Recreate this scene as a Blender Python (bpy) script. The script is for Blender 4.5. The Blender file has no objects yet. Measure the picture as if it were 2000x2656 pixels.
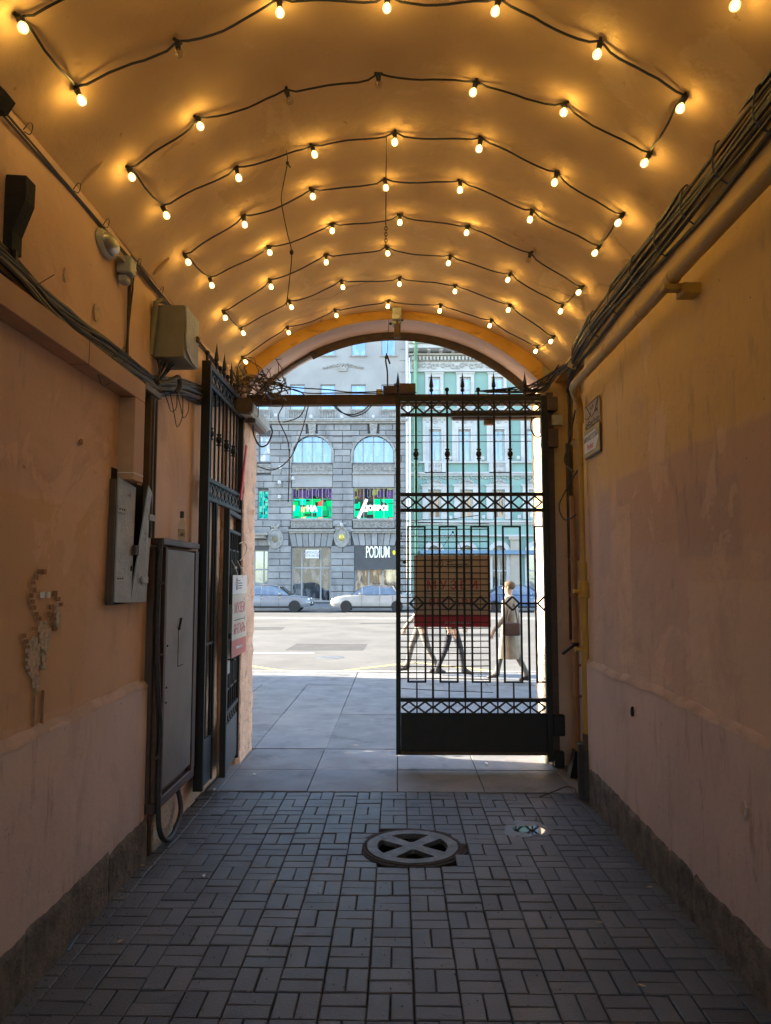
import bpy, bmesh, math, random
from mathutils import Vector, Matrix
random.seed(7)
PI = math.pi
sc = bpy.context.scene
C = sc.collection
# ------------------------------------------------------------------ camera, sky, sun, exposure
F_PX, CAM_H, PITCH, YAW = 1920.0, 1.80, math.radians(5.0), math.radians(0.9)
cd = bpy.data.cameras.new('camera'); cam = bpy.data.objects.new('camera', cd); C.objects.link(cam)
cd.sensor_fit = 'VERTICAL'; cd.sensor_height = 36.0; cd.sensor_width = 27.1; cd.lens = F_PX / 2656 * 36.0
cd.clip_start = 0.02; cd.clip_end = 2000
cam.location = (0, 0, CAM_H); cam.rotation_euler = (PI/2 + PITCH, 0, YAW)
sc.camera = cam
SUN_AZ, SUN_EL = math.radians(11.0), math.radians(20.0)      # sun stands to the left, a little out over the street
w = bpy.data.worlds.new('World'); sc.world = w; w.use_nodes = True
nt = w.node_tree; nt.nodes.clear()
sky = nt.nodes.new('ShaderNodeTexSky'); sky.sky_type = 'NISHITA'; sky.sun_disc = False
sky.sun_elevation = SUN_EL; sky.sun_rotation = -(PI/2 - SUN_AZ); sky.air_density = 1.0; sky.dust_density = 0.6
bg = nt.nodes.new('ShaderNodeBackground'); bg.inputs['Strength'].default_value = 0.15
wo = nt.nodes.new('ShaderNodeOutputWorld')
nt.links.new(sky.outputs[0], bg.inputs[0]); nt.links.new(bg.outputs[0], wo.inputs[0])
sd = bpy.data.lights.new('sun', 'SUN'); sd.energy = 5.0; sd.angle = math.radians(0.5); sd.color = (1, .87, .68)
sun = bpy.data.objects.new('sun', sd); C.objects.link(sun)
sdir = Vector((-math.cos(SUN_AZ)*math.cos(SUN_EL), math.sin(SUN_AZ)*math.cos(SUN_EL), math.sin(SUN_EL)))
sun.rotation_euler = sdir.to_track_quat('Z', 'Y').to_euler(); sun.location = (-20, 20, 30)
sc.view_settings.view_transform = 'Standard'; sc.view_settings.look = 'None'
sc.view_settings.exposure = 2.68; sc.view_settings.gamma = 1.0
sc.render.engine = 'CYCLES'; sc.cycles.use_denoising = True; sc.cycles.max_bounces = 12
sc.cycles.diffuse_bounces = 7; sc.cycles.transparent_max_bounces = 16; sc.cycles.sample_clamp_indirect = 6
BULB = 15.0
# pixel of the photograph -> a point on a wall / the ground / a plane across
_cp, _sp, _cy, _sy = math.cos(PITCH), math.sin(PITCH), math.cos(YAW), math.sin(YAW)
_f = Vector((-_sy*_cp, _cy*_cp, _sp)); _r = Vector((_cy, _sy, 0)); _u = _r.cross(_f); CP = Vector((0, 0, CAM_H))
def ray(x, y): return _r*((x-1000)/F_PX) + _u*((1328-y)/F_PX) + _f
def atX(x, y, X): d = ray(x, y); return CP + d*(X/d.x)
def atY(x, y, Y): d = ray(x, y); return CP + d*(Y/d.y)
def atZ(x, y, Z): d = ray(x, y); return CP + d*((Z-CAM_H)/d.z)
S = 2000/1666.0

# ------------------------------------------------------------------ materials
def N(nt, t, **k):
    n = nt.nodes.new(t)
    for a, v in k.items(): setattr(n, a, v)
    return n
def mixc(nt, fac, a, b, mode='MIX'):
    m = N(nt, 'ShaderNodeMix', data_type='RGBA', blend_type=mode)
    for s, v in ((0, fac), (6, a), (7, b)):
        if hasattr(v, 'is_output'): nt.links.new(v, m.inputs[s])
        else: m.inputs[s].default_value = v if s == 0 else (*v, 1)[:4]
    return m.outputs[2]
def ramp(nt, src, a, b):
    m = N(nt, 'ShaderNodeMapRange', interpolation_type='SMOOTHSTEP'); nt.links.new(src, m.inputs[0])
    m.inputs[1].default_value = a; m.inputs[2].default_value = b
    return m.outputs[0]
def noise(nt, pos, scale, detail=5, rough=.55, stretch=None, dist=0):
    if stretch:
        mp = N(nt, 'ShaderNodeMapping'); mp.inputs['Scale'].default_value = stretch; nt.links.new(pos, mp.inputs[0]); pos = mp.outputs[0]
    n = N(nt, 'ShaderNodeTexNoise'); n.inputs['Scale'].default_value = scale; n.inputs['Detail'].default_value = detail
    n.inputs['Roughness'].default_value = rough; n.inputs['Distortion'].default_value = dist
    nt.links.new(pos, n.inputs[0]); return n.outputs[0]
MATS = {}
def pmat(name, c1, c2=None, scale=3.0, rough=.8, bump=0.0, bscale=60, metal=0.0, stain=None, sscale=1.5, srange=(.55, .75), samt=.7,
         stretch=None, rand=0.0, spec=.5, rects=None, speck=None, rvar=0.0, bdist=.01, crack=None, drip=None, patch=None):
    m = bpy.data.materials.new(name); m.use_nodes = True; nt = m.node_tree
    b = nt.nodes['Principled BSDF']
    pos = N(nt, 'ShaderNodeNewGeometry').outputs['Position']
    b.inputs['Roughness'].default_value = rough; b.inputs['Metallic'].default_value = metal
    b.inputs['Specular IOR Level'].default_value = spec
    col = None
    n1 = noise(nt, pos, scale, 6)
    col = mixc(nt, ramp(nt, n1, .33, .67), c1, c2 or c1)
    for (ax, y0, y1, z0, z1, rc, amt, soft) in (rects or []):
        sep = N(nt, 'ShaderNodeSeparateXYZ'); nt.links.new(pos, sep.inputs[0])
        jit = noise(nt, pos, 9, 3)
        f = None
        for o, lo, hi in ((sep.outputs[ax], y0, y1), (sep.outputs[2], z0, z1)):
            add = N(nt, 'ShaderNodeMath', operation='MULTIPLY_ADD'); nt.links.new(jit, add.inputs[0]); add.inputs[1].default_value = .06; nt.links.new(o, add.inputs[2])
            a = ramp(nt, add.outputs[0], lo+.03-soft, lo+.03+soft); c = ramp(nt, add.outputs[0], hi+.03+soft, hi+.03-soft)
            mu = N(nt, 'ShaderNodeMath', operation='MULTIPLY'); nt.links.new(a, mu.inputs[0]); nt.links.new(c, mu.inputs[1])
            if f is None: f = mu.outputs[0]
            else:
                m2 = N(nt, 'ShaderNodeMath', operation='MULTIPLY'); nt.links.new(f, m2.inputs[0]); nt.links.new(mu.outputs[0], m2.inputs[1]); f = m2.outputs[0]
        m3 = N(nt, 'ShaderNodeMath', operation='MULTIPLY'); nt.links.new(f, m3.inputs[0]); m3.inputs[1].default_value = amt
        col = mixc(nt, m3.outputs[0], col, rc)
    if stain:
        n2 = noise(nt, pos, sscale, 8, .65, stretch, .6)
        mm = N(nt, 'ShaderNodeMath', operation='MULTIPLY'); nt.links.new(ramp(nt, n2, *srange), mm.inputs[0]); mm.inputs[1].default_value = samt
        col = mixc(nt, mm.outputs[0], col, stain)
    if patch:                     # repainted or flaked areas with hard edges
        for (pc, psc, th, amt) in patch:
            pn = noise(nt, pos, psc, 7, .62, None, .8); mm = N(nt, 'ShaderNodeMath', operation='MULTIPLY'); nt.links.new(ramp(nt, pn, th, th+.018), mm.inputs[0]); mm.inputs[1].default_value = amt
            col = mixc(nt, mm.outputs[0], col, pc)
    if drip:                      # grime runs and rubbed streaks
        d1 = noise(nt, pos, drip[1], 6, .7, drip[2], .3); d2 = noise(nt, pos, .8, 3)
        mm = N(nt, 'ShaderNodeMath', operation='MULTIPLY'); nt.links.new(ramp(nt, d1, .54, .70), mm.inputs[0]); nt.links.new(ramp(nt, d2, .42, .62), mm.inputs[1])
        m2 = N(nt, 'ShaderNodeMath', operation='MULTIPLY'); nt.links.new(mm.outputs[0], m2.inputs[0]); m2.inputs[1].default_value = drip[3]
        col = mixc(nt, m2.outputs[0], col, drip[0])
    if speck:
        n3 = noise(nt, pos, speck[1], 3, .6)
        mm = N(nt, 'ShaderNodeMath', operation='MULTIPLY'); nt.links.new(ramp(nt, n3, speck[2], speck[2]+.06), mm.inputs[0]); mm.inputs[1].default_value = speck[3]
        col = mixc(nt, mm.outputs[0], col, speck[0])
    if crack:
        vo = N(nt, 'ShaderNodeTexVoronoi', feature='DISTANCE_TO_EDGE'); vo.inputs['Scale'].default_value = crack[1]
        wv = N(nt, 'ShaderNodeMix', data_type='RGBA'); wv.inputs[0].default_value = .25
        nn = N(nt, 'ShaderNodeTexNoise'); nn.inputs['Scale'].default_value = 3; nn.inputs['Detail'].default_value = 6; nt.links.new(pos, nn.inputs[0])
        nt.links.new(pos, wv.inputs[6]); nt.links.new(nn.outputs[1], wv.inputs[7]); nt.links.new(wv.outputs[2], vo.inputs[0])
        gate_n = ramp(nt, noise(nt, pos, .9, 2), .5, .6)
        mm = N(nt, 'ShaderNodeMath', operation='MULTIPLY'); nt.links.new(ramp(nt, vo.outputs[0], .006, .001), mm.inputs[0]); nt.links.new(gate_n, mm.inputs[1])
        col = mixc(nt, mm.outputs[0], col, crack[0])
    if rand:
        oi = N(nt, 'ShaderNodeObjectInfo')
        mr = N(nt, 'ShaderNodeMapRange'); nt.links.new(oi.outputs['Random'], mr.inputs[0]); mr.inputs[3].default_value = 1-rand; mr.inputs[4].default_value = 1+rand
        hv = N(nt, 'ShaderNodeHueSaturation'); nt.links.new(mr.outputs[0], hv.inputs['Value']); nt.links.new(col, hv.inputs['Color']); col = hv.outputs[0]
    nt.links.new(col, b.inputs['Base Color'])
    if rvar:
        mr = N(nt, 'ShaderNodeMapRange'); nt.links.new(noise(nt, pos, 4, 5), mr.inputs[0]); mr.inputs[3].default_value = rough-rvar; mr.inputs[4].default_value = rough+rvar
        nt.links.new(mr.outputs[0], b.inputs['Roughness'])
    if bump:
        bp = N(nt, 'ShaderNodeBump'); bp.inputs['Strength'].default_value = bump; bp.inputs['Distance'].default_value = bdist
        nt.links.new(noise(nt, pos, bscale, 6, .6), bp.inputs['Height']); nt.links.new(bp.outputs[0], b.inputs['Normal'])
    MATS[name] = m; return m
def emat(name, col, strength):
    m = bpy.data.materials.new(name); m.use_nodes = True; nt = m.node_tree; nt.nodes.clear()
    e = N(nt, 'ShaderNodeEmission'); e.inputs[0].default_value = (*col, 1); e.inputs[1].default_value = strength
    o = N(nt, 'ShaderNodeOutputMaterial'); nt.links.new(e.outputs[0], o.inputs[0]); MATS[name] = m; return m
def gmat(name, col, refl, rough=.03, tint=(1, 1, 1), trans=0.0):
    """window glass: dark room colour behind a reflecting pane, or a see-through one"""
    m = bpy.data.materials.new(name); m.use_nodes = True; nt = m.node_tree; nt.nodes.clear()
    if trans: d = N(nt, 'ShaderNodeBsdfTransparent'); d.inputs[0].default_value = (*col, 1)
    else:
        d = N(nt, 'ShaderNodeBsdfDiffuse'); p_ = N(nt, 'ShaderNodeNewGeometry').outputs['Position']
        nn = noise(nt, p_, 1.6, 3, .5, (2.2, 1, .7)); nt.links.new(mixc(nt, ramp(nt, nn, .45, .60), tuple(c*.5 for c in col), tuple(min(1, c*2.6) for c in col)), d.inputs[0])
    g = N(nt, 'ShaderNodeBsdfGlossy'); g.inputs[0].default_value = (*tint, 1); g.inputs['Roughness'].default_value = rough
    bp = N(nt, 'ShaderNodeBump'); bp.inputs['Strength'].default_value = .06; bp.inputs['Distance'].default_value = .05
    nt.links.new(noise(nt, N(nt, 'ShaderNodeNewGeometry').outputs['Position'], 1.2, 2), bp.inputs['Height']); nt.links.new(bp.outputs[0], g.inputs['Normal'])
    mx = N(nt, 'ShaderNodeMixShader'); mx.inputs[0].default_value = refl
    nt.links.new(d.outputs[0], mx.inputs[1]); nt.links.new(g.outputs[0], mx.inputs[2])
    o = N(nt, 'ShaderNodeOutputMaterial'); nt.links.new(mx.outputs[0], o.inputs[0]); MATS[name] = m; return m

PLA, PLB = (.70, .475, .315), (.61, .40, .265)
pmat('vault_plaster', (.68, .45, .235), (.60, .385, .20), scale=.9, rough=.9, bump=.4, bscale=9, stain=(.50, .29, .12), sscale=1.3, srange=(.56, .76), samt=.6, crack=((.44, .28, .14), .45), bdist=.02,
     drip=((.78, .60, .40), 5, (1, 1, 1), .35), speck=((.36, .22, .10), 16, .71, .7), patch=[((.76, .54, .31), .75, .585, .45), ((.50, .31, .14), 1.7, .66, .6)])
pmat('plaster_left', PLA, PLB, scale=1.3, rough=.86, bump=.5, bscale=10, stain=(.47, .30, .20), sscale=2.0, srange=(.53, .72), samt=.6, bdist=.014,
     rects=[(1, 2.2, 3.95, 1.15, 2.16, (.62, .40, .22), .75, .012), (1, 3.0, 4.2, 2.2, 2.75, (.56, .39, .33), .5, .05), (1, 4.95, 5.28, 1.9, 3.0, (.62, .49, .44), .6, .05), (1, 5.3, 5.9, 2.0, 2.8, (.46, .33, .28), .5, .12)],
     speck=((.19, .13, .10), 26, .70, .85), drip=((.33, .23, .18), 9, (1, 1, .22), .6), patch=[((.76, .53, .38), .9, .59, .5), ((.50, .34, .26), 2.4, .65, .6), ((.74, .66, .55), 5, .735, .8)])
pmat('plaster_right', (.66, .49, .40), (.57, .42, .35), scale=1.1, rough=.86, bump=.5, bscale=10, stain=(.48, .35, .27), sscale=1.8, srange=(.53, .72), samt=.55, bdist=.014,
     rects=[(1, 2, 8, 2.42, 5, (.70, .49, .19), .85, .2), (1, 2, 5.35, 1.98, 2.5, (.56, .38, .29), .75, .02), (1, 5.05, 5.36, 1.2, 2.3, (.72, .54, .39), .7, .008), (1, 3.2, 4.1, 1.1, 1.78, (.70, .55, .44), .7, .008), (1, 3.45, 4.2, 1.9, 2.28, (.46, .35, .31), .7, .03), (1, 5.5, 5.85, 1.8, 2.45, (.46, .37, .34), .6, .06), (1, 4.2, 5.0, 1.3, 2.0, (.58, .45, .39), .5, .012)],  # first rect paints warm bulb light on the upper wall into the plaster
     speck=((.17, .12, .10), 25, .70, .85), drip=((.32, .24, .20), 9, (1, 1, .22), .6), patch=[((.74, .58, .46), .9, .60, .45), ((.47, .36, .31), 2.4, .65, .55)])
pmat('plaster_dado', (.60, .485, .455), (.52, .42, .40), scale=1.5, rough=.9, bump=.6, bscale=13, stain=(.40, .30, .26), sscale=3.0, srange=(.54, .70), samt=.6, stretch=(1, 1, .35), speck=((.20, .15, .13), 30, .69, .8), drip=((.27, .20, .17), 10, (1, 1, .2), .7), patch=[((.50, .38, .33), 2.2, .62, .5), ((.30, .24, .20), 6, .72, .7)])
pmat('plaster_ledge', (.58, .45, .38), (.44, .34, .28), scale=6, rough=.95, bump=.7, bscale=25)
pmat('pier_plaster', (.72, .48, .34), (.62, .40, .28), scale=4, rough=.95, bump=.9, bscale=22, stain=(.30, .22, .17), sscale=8, srange=(.55, .68), samt=.7, speck=((.8, .74, .66), 12, .7, .8), bdist=.03)
pmat('arch_ochre', (.60, .33, .07), (.50, .26, .05), scale=3, rough=.85, bump=.5, bscale=20, stain=(.20, .10, .03), sscale=4, srange=(.55, .68), samt=.7, stretch=(1, 1, 2))
pmat('soffit_pink', (.70, .50, .42), (.62, .44, .36), scale=2, rough=.9, bump=.3, bscale=15)
pmat('granite_plinth', (.22, .19, .155), (.12, .105, .09), scale=9, rough=.92, bump=1.0, bscale=30, stain=(.045, .04, .035), sscale=5, samt=.8, speck=((.26, .23, .19), 40, .66, .6), bdist=.03)
pmat('outer_facade', (.42, .34, .24), (.36, .29, .21), scale=.8, rough=.9)
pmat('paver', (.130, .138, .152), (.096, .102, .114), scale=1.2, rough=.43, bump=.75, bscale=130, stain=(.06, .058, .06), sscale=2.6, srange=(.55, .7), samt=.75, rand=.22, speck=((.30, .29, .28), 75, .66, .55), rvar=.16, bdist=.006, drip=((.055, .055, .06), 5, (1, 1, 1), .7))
pmat('paver_bed', (.05, .044, .04), (.032, .028, .026), scale=12, rough=.95, bump=.8, bscale=90)
pmat('granite_slab', (.235, .237, .24), (.175, .178, .182), scale=2.5, rough=.6, bump=.4, bscale=160, stain=(.10, .10, .10), sscale=2.2, srange=(.52, .70), samt=.8, rand=.12, drip=((.33, .32, .30), 7, (1, .4, 1), .4), speck=((.14, .14, .14), 190, .64, .45), rvar=.15, bdist=.005)
pmat('asphalt', (.145, .14, .128), (.105, .102, .095), scale=.6, rough=.8, bump=.5, bscale=110, stain=(.05, .05, .05), sscale=.8, samt=.5, speck=((.22, .21, .19), 200, .68, .6))
pmat('kerb_granite', (.34, .33, .31), (.27, .26, .25), scale=5, rough=.8, bump=.4, bscale=80)
pmat('paint_white', (.72, .71, .66), (.55, .54, .50), scale=8, rough=.7, stain=(.2, .2, .19), sscale=6, samt=.5)
pmat('paint_yellow', (.70, .52, .14), (.55, .42, .16), scale=8, rough=.7, stain=(.2, .19, .16), sscale=6, samt=.5)
pmat('gate_black', (.010, .009, .009), (.016, .013, .012), scale=10, rough=.5, metal=.0, bump=.15, bscale=60, spec=.32)
pmat('gate_plate', (.03, .032, .036), (.045, .046, .05), scale=6, rough=.38, bump=.2, bscale=30, spec=.5)
pmat('profile_dark', (.13, .105, .075), (.09, .075, .055), scale=6, rough=.6, bump=.2, bscale=30)
pmat('gate_grille', (.02, .016, .014), (.03, .02, .015), scale=10, rough=.5, bump=.1)
pmat('beam_brown', (.075, .035, .022), (.05, .025, .018), scale=9, rough=.6, bump=.3, bscale=40, stain=(.11, .05, .02), sscale=7, samt=.6)
pmat('rust_steel', (.10, .06, .035), (.06, .04, .028), scale=8, rough=.7, bump=.4, bscale=40, stain=(.19, .09, .03), sscale=9, samt=.6, stretch=(3, 3, .6))
pmat('cable_black', (.018, .016, .015), (.03, .027, .024), scale=30, rough=.5)
pmat('cable_grey', (.085, .07, .055), (.05, .042, .034), scale=14, rough=.65)
pmat('cable_brown', (.10, .05, .028), (.06, .033, .02), scale=14, rough=.6)
pmat('cable_tan', (.20, .15, .095), (.13, .10, .06), scale=14, rough=.65)
pmat('socket_black', (.02, .02, .018), None, rough=.5)
pmat('brass', (.45, .33, .14), None, rough=.35, metal=1)
pmat('metal_grey', (.38, .38, .35), (.30, .30, .28), scale=4, rough=.5, bump=.2, bscale=30, stain=(.15, .12, .08), sscale=5, samt=.6)
pmat('box_khaki', (.22, .20, .13), (.17, .155, .10), scale=4, rough=.5, bump=.2, bscale=25, stain=(.30, .26, .17), sscale=14, srange=(.6, .7), samt=.5)
pmat('hatch_paint', (.40, .43, .45), (.31, .335, .36), scale=6, rough=.5, bump=.8, bscale=28, stain=(.10, .07, .05), sscale=12, srange=(.6, .7), samt=.8, bdist=.02)
pmat('door_panel', (.225, .205, .185), (.165, .148, .135), scale=3, rough=.55, bump=.3, bscale=25, stain=(.13, .09, .06), sscale=3, samt=.6, speck=((.6, .58, .55), 26, .73, .7))
pmat('frame_brown', (.10, .052, .036), (.065, .036, .027), scale=5, rough=.55, bump=.3, bscale=30)
pmat('duct_pink', (.50, .315, .19), (.44, .27, .165), scale=3, rough=.7, bump=.2, bscale=20, stain=(.26, .15, .09), sscale=4, samt=.5)
pmat('gas_yellow', (.46, .27, .03), (.38, .21, .03), scale=6, rough=.45, bump=.2, bscale=35, stain=(.20, .11, .04), sscale=7, srange=(.57, .7), samt=.7)
pmat('pipe_overpaint', (.50, .35, .12), (.48, .31, .07), scale=4, rough=.6, bump=.2, bscale=35, stain=(.40, .22, .05), sscale=4, srange=(.5, .65), samt=.7)
pmat('conduit_brown', (.36, .20, .10), (.28, .15, .08), scale=6, rough=.55, bump=.2, bscale=40, stain=(.16, .08, .04), sscale=8, samt=.6)
pmat('rubber', (.02, .02, .022), (.035, .035, .035), scale=20, rough=.6, bump=.2, bscale=80)
pmat('cast_iron', (.21, .22, .23), (.13, .137, .145), scale=12, rough=.5, bump=.9, bscale=55, stain=(.04, .035, .03), sscale=16, samt=.7, metal=.35, bdist=.02)
pmat('rust_ring', (.07, .04, .025), (.04, .028, .02), scale=20, rough=.9, bump=.8, bscale=60)
pmat('void', (.012, .011, .010), None, rough=1)
pmat('cardboard', (.66, .48, .33), (.60, .43, .29), scale=3, rough=.75)
pmat('sign_red', (.55, .03, .06), (.50, .03, .05), scale=3, rough=.6)
pmat('sign_white', (.74, .74, .73), (.68, .68, .68), scale=3, rough=.55)
pmat('sign_beige', (.60, .54, .46), (.55, .50, .42), scale=3, rough=.55)
pmat('sign_coral', (.55, .14, .12), (.50, .12, .11), scale=3, rough=.55)
pmat('ink_red', (.55, .03, .05), None, rough=.6)
pmat('ink_dark', (.035, .035, .04), None, rough=.6)
pmat('plate_yellow', (.50, .43, .16), (.44, .37, .14), scale=6, rough=.6, stain=(.2, .15, .08), sscale=8, samt=.5)
pmat('plate_old', (.46, .38, .28), (.38, .31, .22), scale=7, rough=.8, stain=(.10, .08, .07), sscale=14, srange=(.56, .64), samt=.9)
pmat('charred', (.012, .011, .010), (.02, .016, .013), scale=12, rough=.9, bump=.6, bscale=40)
pmat('paper_white', (.75, .76, .76), None, rough=.8)
pmat('cigarette', (.62, .50, .34), (.55, .36, .18), scale=60, rough=.8)
pmat('straw_blue', (.10, .24, .38), None, rough=.4)
pmat('dead_leaf', (.16, .10, .05), None, rough=.8)
pmat('peeled', (.60, .54, .42), (.36, .30, .23), scale=45, rough=.95, bump=.8, bscale=50, stain=(.62, .42, .27), sscale=14, srange=(.5, .56), samt=.9, stretch=(1, 1.5, .5))
pmat('scar_brown', (.36, .19, .095), (.26, .14, .07), scale=20, rough=.95, bump=.6)
pmat('stone_grey', (.285, .29, .29), (.215, .22, .225), scale=.9, rough=.85, bump=.3, bscale=9, stain=(.12, .12, .125), sscale=1.1, srange=(.52, .72), samt=.65, stretch=(1, 1, .4), rand=.14, bdist=.03)
pmat('stone_joint', (.10, .102, .105), (.08, .082, .085), scale=1, rough=.95)
pmat('render_grey', (.36, .365, .36), (.30, .305, .305), scale=.5, rough=.85, bump=.2, bscale=6, stain=(.19, .185, .18), sscale=.9, srange=(.55, .75), samt=.55, stretch=(1.5, 1, .25))
pmat('stone_carved', (.34, .335, .315), (.24, .24, .225), scale=5, rough=.85, stain=(.16, .16, .15), sscale=6, samt=.6)
pmat('frame_alu', (.30, .32, .34), None, rough=.5)
pmat('facade_green', (.235, .385, .35), (.205, .345, .315), scale=.6, rough=.85, bump=.15, bscale=8, stain=(.15, .25, .23), sscale=.9, srange=(.58, .78), samt=.5, stretch=(1.5, 1, .3))
pmat('trim_white', (.52, .53, .52), (.44, .45, .44), scale=1.5, rough=.8, bump=.15, bscale=12, stain=(.28, .28, .27), sscale=2, samt=.5)
pmat('relief_white', (.40, .41, .39), (.27, .28, .27), scale=7, rough=.85)
pmat('pipe_green', (.19, .38, .25), (.16, .33, .22), scale=3, rough=.5)
pmat('pipe_pale', (.48, .51, .54), (.42, .45, .48), scale=2, rough=.45)
pmat('roof_sheet', (.48, .52, .56), (.42, .46, .50), scale=1, rough=.45, metal=.3)
pmat('streak_blue', (.16, .26, .36), (.13, .22, .31), scale=2, rough=.8)
pmat('shop_beige', (.40, .36, .30), (.35, .31, .26), scale=1, rough=.8)
pmat('curtain', (.40, .30, .20), (.26, .20, .15), scale=2.5, rough=.9, stretch=(6, 1, .5), stain=(.5, .42, .3), sscale=3)
pmat('blind_pale', (.62, .64, .66), (.52, .54, .58), scale=1.5, rough=.8)
pmat('gold', (.55, .46, .12), None, rough=.4, metal=.6)
pmat('tyre', (.02, .02, .02), None, rough=.8)
pmat('rim', (.45, .45, .46), None, rough=.3, metal=.9)
pmat('head_lamp', (.8, .82, .85), None, rough=.1)
pmat('tail_lamp', (.5, .02, .02), None, rough=.2)
for nm, c in (('car_silver', (.20, .23, .28)), ('car_white', (.36, .36, .36)), ('car_blue', (.06, .13, .28)), ('car_dark', (.05, .055, .06))):
    pmat(nm, c, tuple(v*.85 for v in c), scale=2, rough=.25, spec=.6); MATS[nm].node_tree.nodes['Principled BSDF'].inputs['Coat Weight'].default_value = .6
gmat('glass_sky', (.08, .10, .12), .42, tint=(.55, .75, 1.0)); gmat('glass_dark', (.05, .05, .055), .3, tint=(.6, .8, 1)); gmat('glass_warm', (.22, .15, .09), .22, tint=(.7, .85, 1))
gmat('glass_car', (.02, .025, .03), .3); gmat('bottle_glass', (.88, .93, .86), .10, .02, trans=1)
gmat('bulb_clear', (.90, .86, .76), .12, .03, trans=1)
gmat('lens_glass', (.35, .33, .26), .2, .15)
pmat('puddle_water', (.03, .032, .035), None, rough=.03, spec=.9)
pmat('wet_film', (.075, .08, .088), (.055, .06, .066), scale=8, rough=.30, bump=.5, bscale=40, spec=.6)
emat('filament', (1.0, .64, .145), BULB)
ft = MATS['filament'].node_tree; em_ = [n for n in ft.nodes if n.type == 'EMISSION'][0]; oi_ = N(ft, 'ShaderNodeObjectInfo'); mr_ = N(ft, 'ShaderNodeMapRange')
mr_.inputs[3].default_value = BULB*.62; mr_.inputs[4].default_value = BULB*1.38; ft.links.new(oi_.outputs['Random'], mr_.inputs[0]); ft.links.new(mr_.outputs[0], em_.inputs[1])
emat('letter_glow', (.75, .95, 1.0), .28)
emat('screen_white', (1, 1, 1), .35)
emat('lamp_green_yellow', (.8, .9, .05), .25)
# lit glass envelope: clear and glowing a little
m = bpy.data.materials.new('bulb_lit'); m.use_nodes = True; nt = m.node_tree; nt.nodes.clear()
e_ = N(nt, 'ShaderNodeEmission'); e_.inputs[0].default_value = (1, .66, .22, 1); e_.inputs[1].default_value = .22
t_ = N(nt, 'ShaderNodeBsdfTransparent'); a_ = N(nt, 'ShaderNodeAddShader'); o_ = N(nt, 'ShaderNodeOutputMaterial')
nt.links.new(e_.outputs[0], a_.inputs[0]); nt.links.new(t_.outputs[0], a_.inputs[1]); nt.links.new(a_.outputs[0], o_.inputs[0]); MATS['bulb_lit'] = m
def screen_mat(name, cols, scale, strength, seed):
    m = bpy.data.materials.new(name); m.use_nodes = True; nt = m.node_tree; nt.nodes.clear()
    pos = N(nt, 'ShaderNodeNewGeometry').outputs['Position']
    sep = N(nt, 'ShaderNodeSeparateXYZ'); nt.links.new(pos, sep.inputs[0])
    cmb = N(nt, 'ShaderNodeCombineXYZ'); nt.links.new(sep.outputs[0], cmb.inputs[0]); nt.links.new(sep.outputs[2], cmb.inputs[1])
    v = N(nt, 'ShaderNodeTexVoronoi', distance='CHEBYCHEV'); v.inputs['Scale'].default_value = scale; v.inputs['Randomness'].default_value = .55
    mp = N(nt, 'ShaderNodeMapping'); mp.inputs['Location'].default_value = (seed, seed*.7, 0); nt.links.new(cmb.outputs[0], mp.inputs[0]); nt.links.new(mp.outputs[0], v.inputs[0])
    sp = N(nt, 'ShaderNodeSeparateColor'); nt.links.new(v.outputs['Color'], sp.inputs[0])
    cr = N(nt, 'ShaderNodeValToRGB'); cr.color_ramp.interpolation = 'CONSTANT'
    while len(cr.color_ramp.elements) < len(cols): cr.color_ramp.elements.new(.5)
    for i, (p, c) in enumerate(cols): cr.color_ramp.elements[i].position = p; cr.color_ramp.elements[i].color = (*c, 1)
    nt.links.new(sp.outputs[0], cr.inputs[0])
    edge = ramp(nt, v.outputs['Distance'], .56, .46)
    col = mixc(nt, edge, (.02, .03, .03), cr.outputs[0])
    e = N(nt, 'ShaderNodeEmission'); nt.links.new(col, e.inputs[0]); e.inputs[1].default_value = strength
    o = N(nt, 'ShaderNodeOutputMaterial'); nt.links.new(e.outputs[0], o.inputs[0]); MATS[name] = m
GR = [(0, (.0, .60, .16)), (.25, (.0, .80, .38)), (.45, (.01, .30, .12)), (.55, (.0, .9, .5)), (.78, (.0, .5, .2)), (.90, (.9, .6, .25)), (.96, (.6, .12, .06))]
screen_mat('screen_green', GR, 2.6, .26, 3.1)
screen_mat('screen_mixed', [(0, (.03, .06, .05)), (.28, (.0, .65, .28)), (.50, (.04, .07, .06)), (.62, (.0, .75, .32)), (.93, (.8, .6, .3))], 2.2, .26, 8.3)
screen_mat('screen_purple', [(0, (.10, .06, .22)), (.4, (.14, .09, .05)), (.7, (.16, .10, .32)), (.85, (.35, .42, .10))], 2.0, .15, 1.7)
screen_mat('screen_teal', [(0, (.0, .55, .45)), (.5, (.0, .4, .38)), (.8, (.1, .75, .6))], 5, .2, 2.2)

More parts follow.
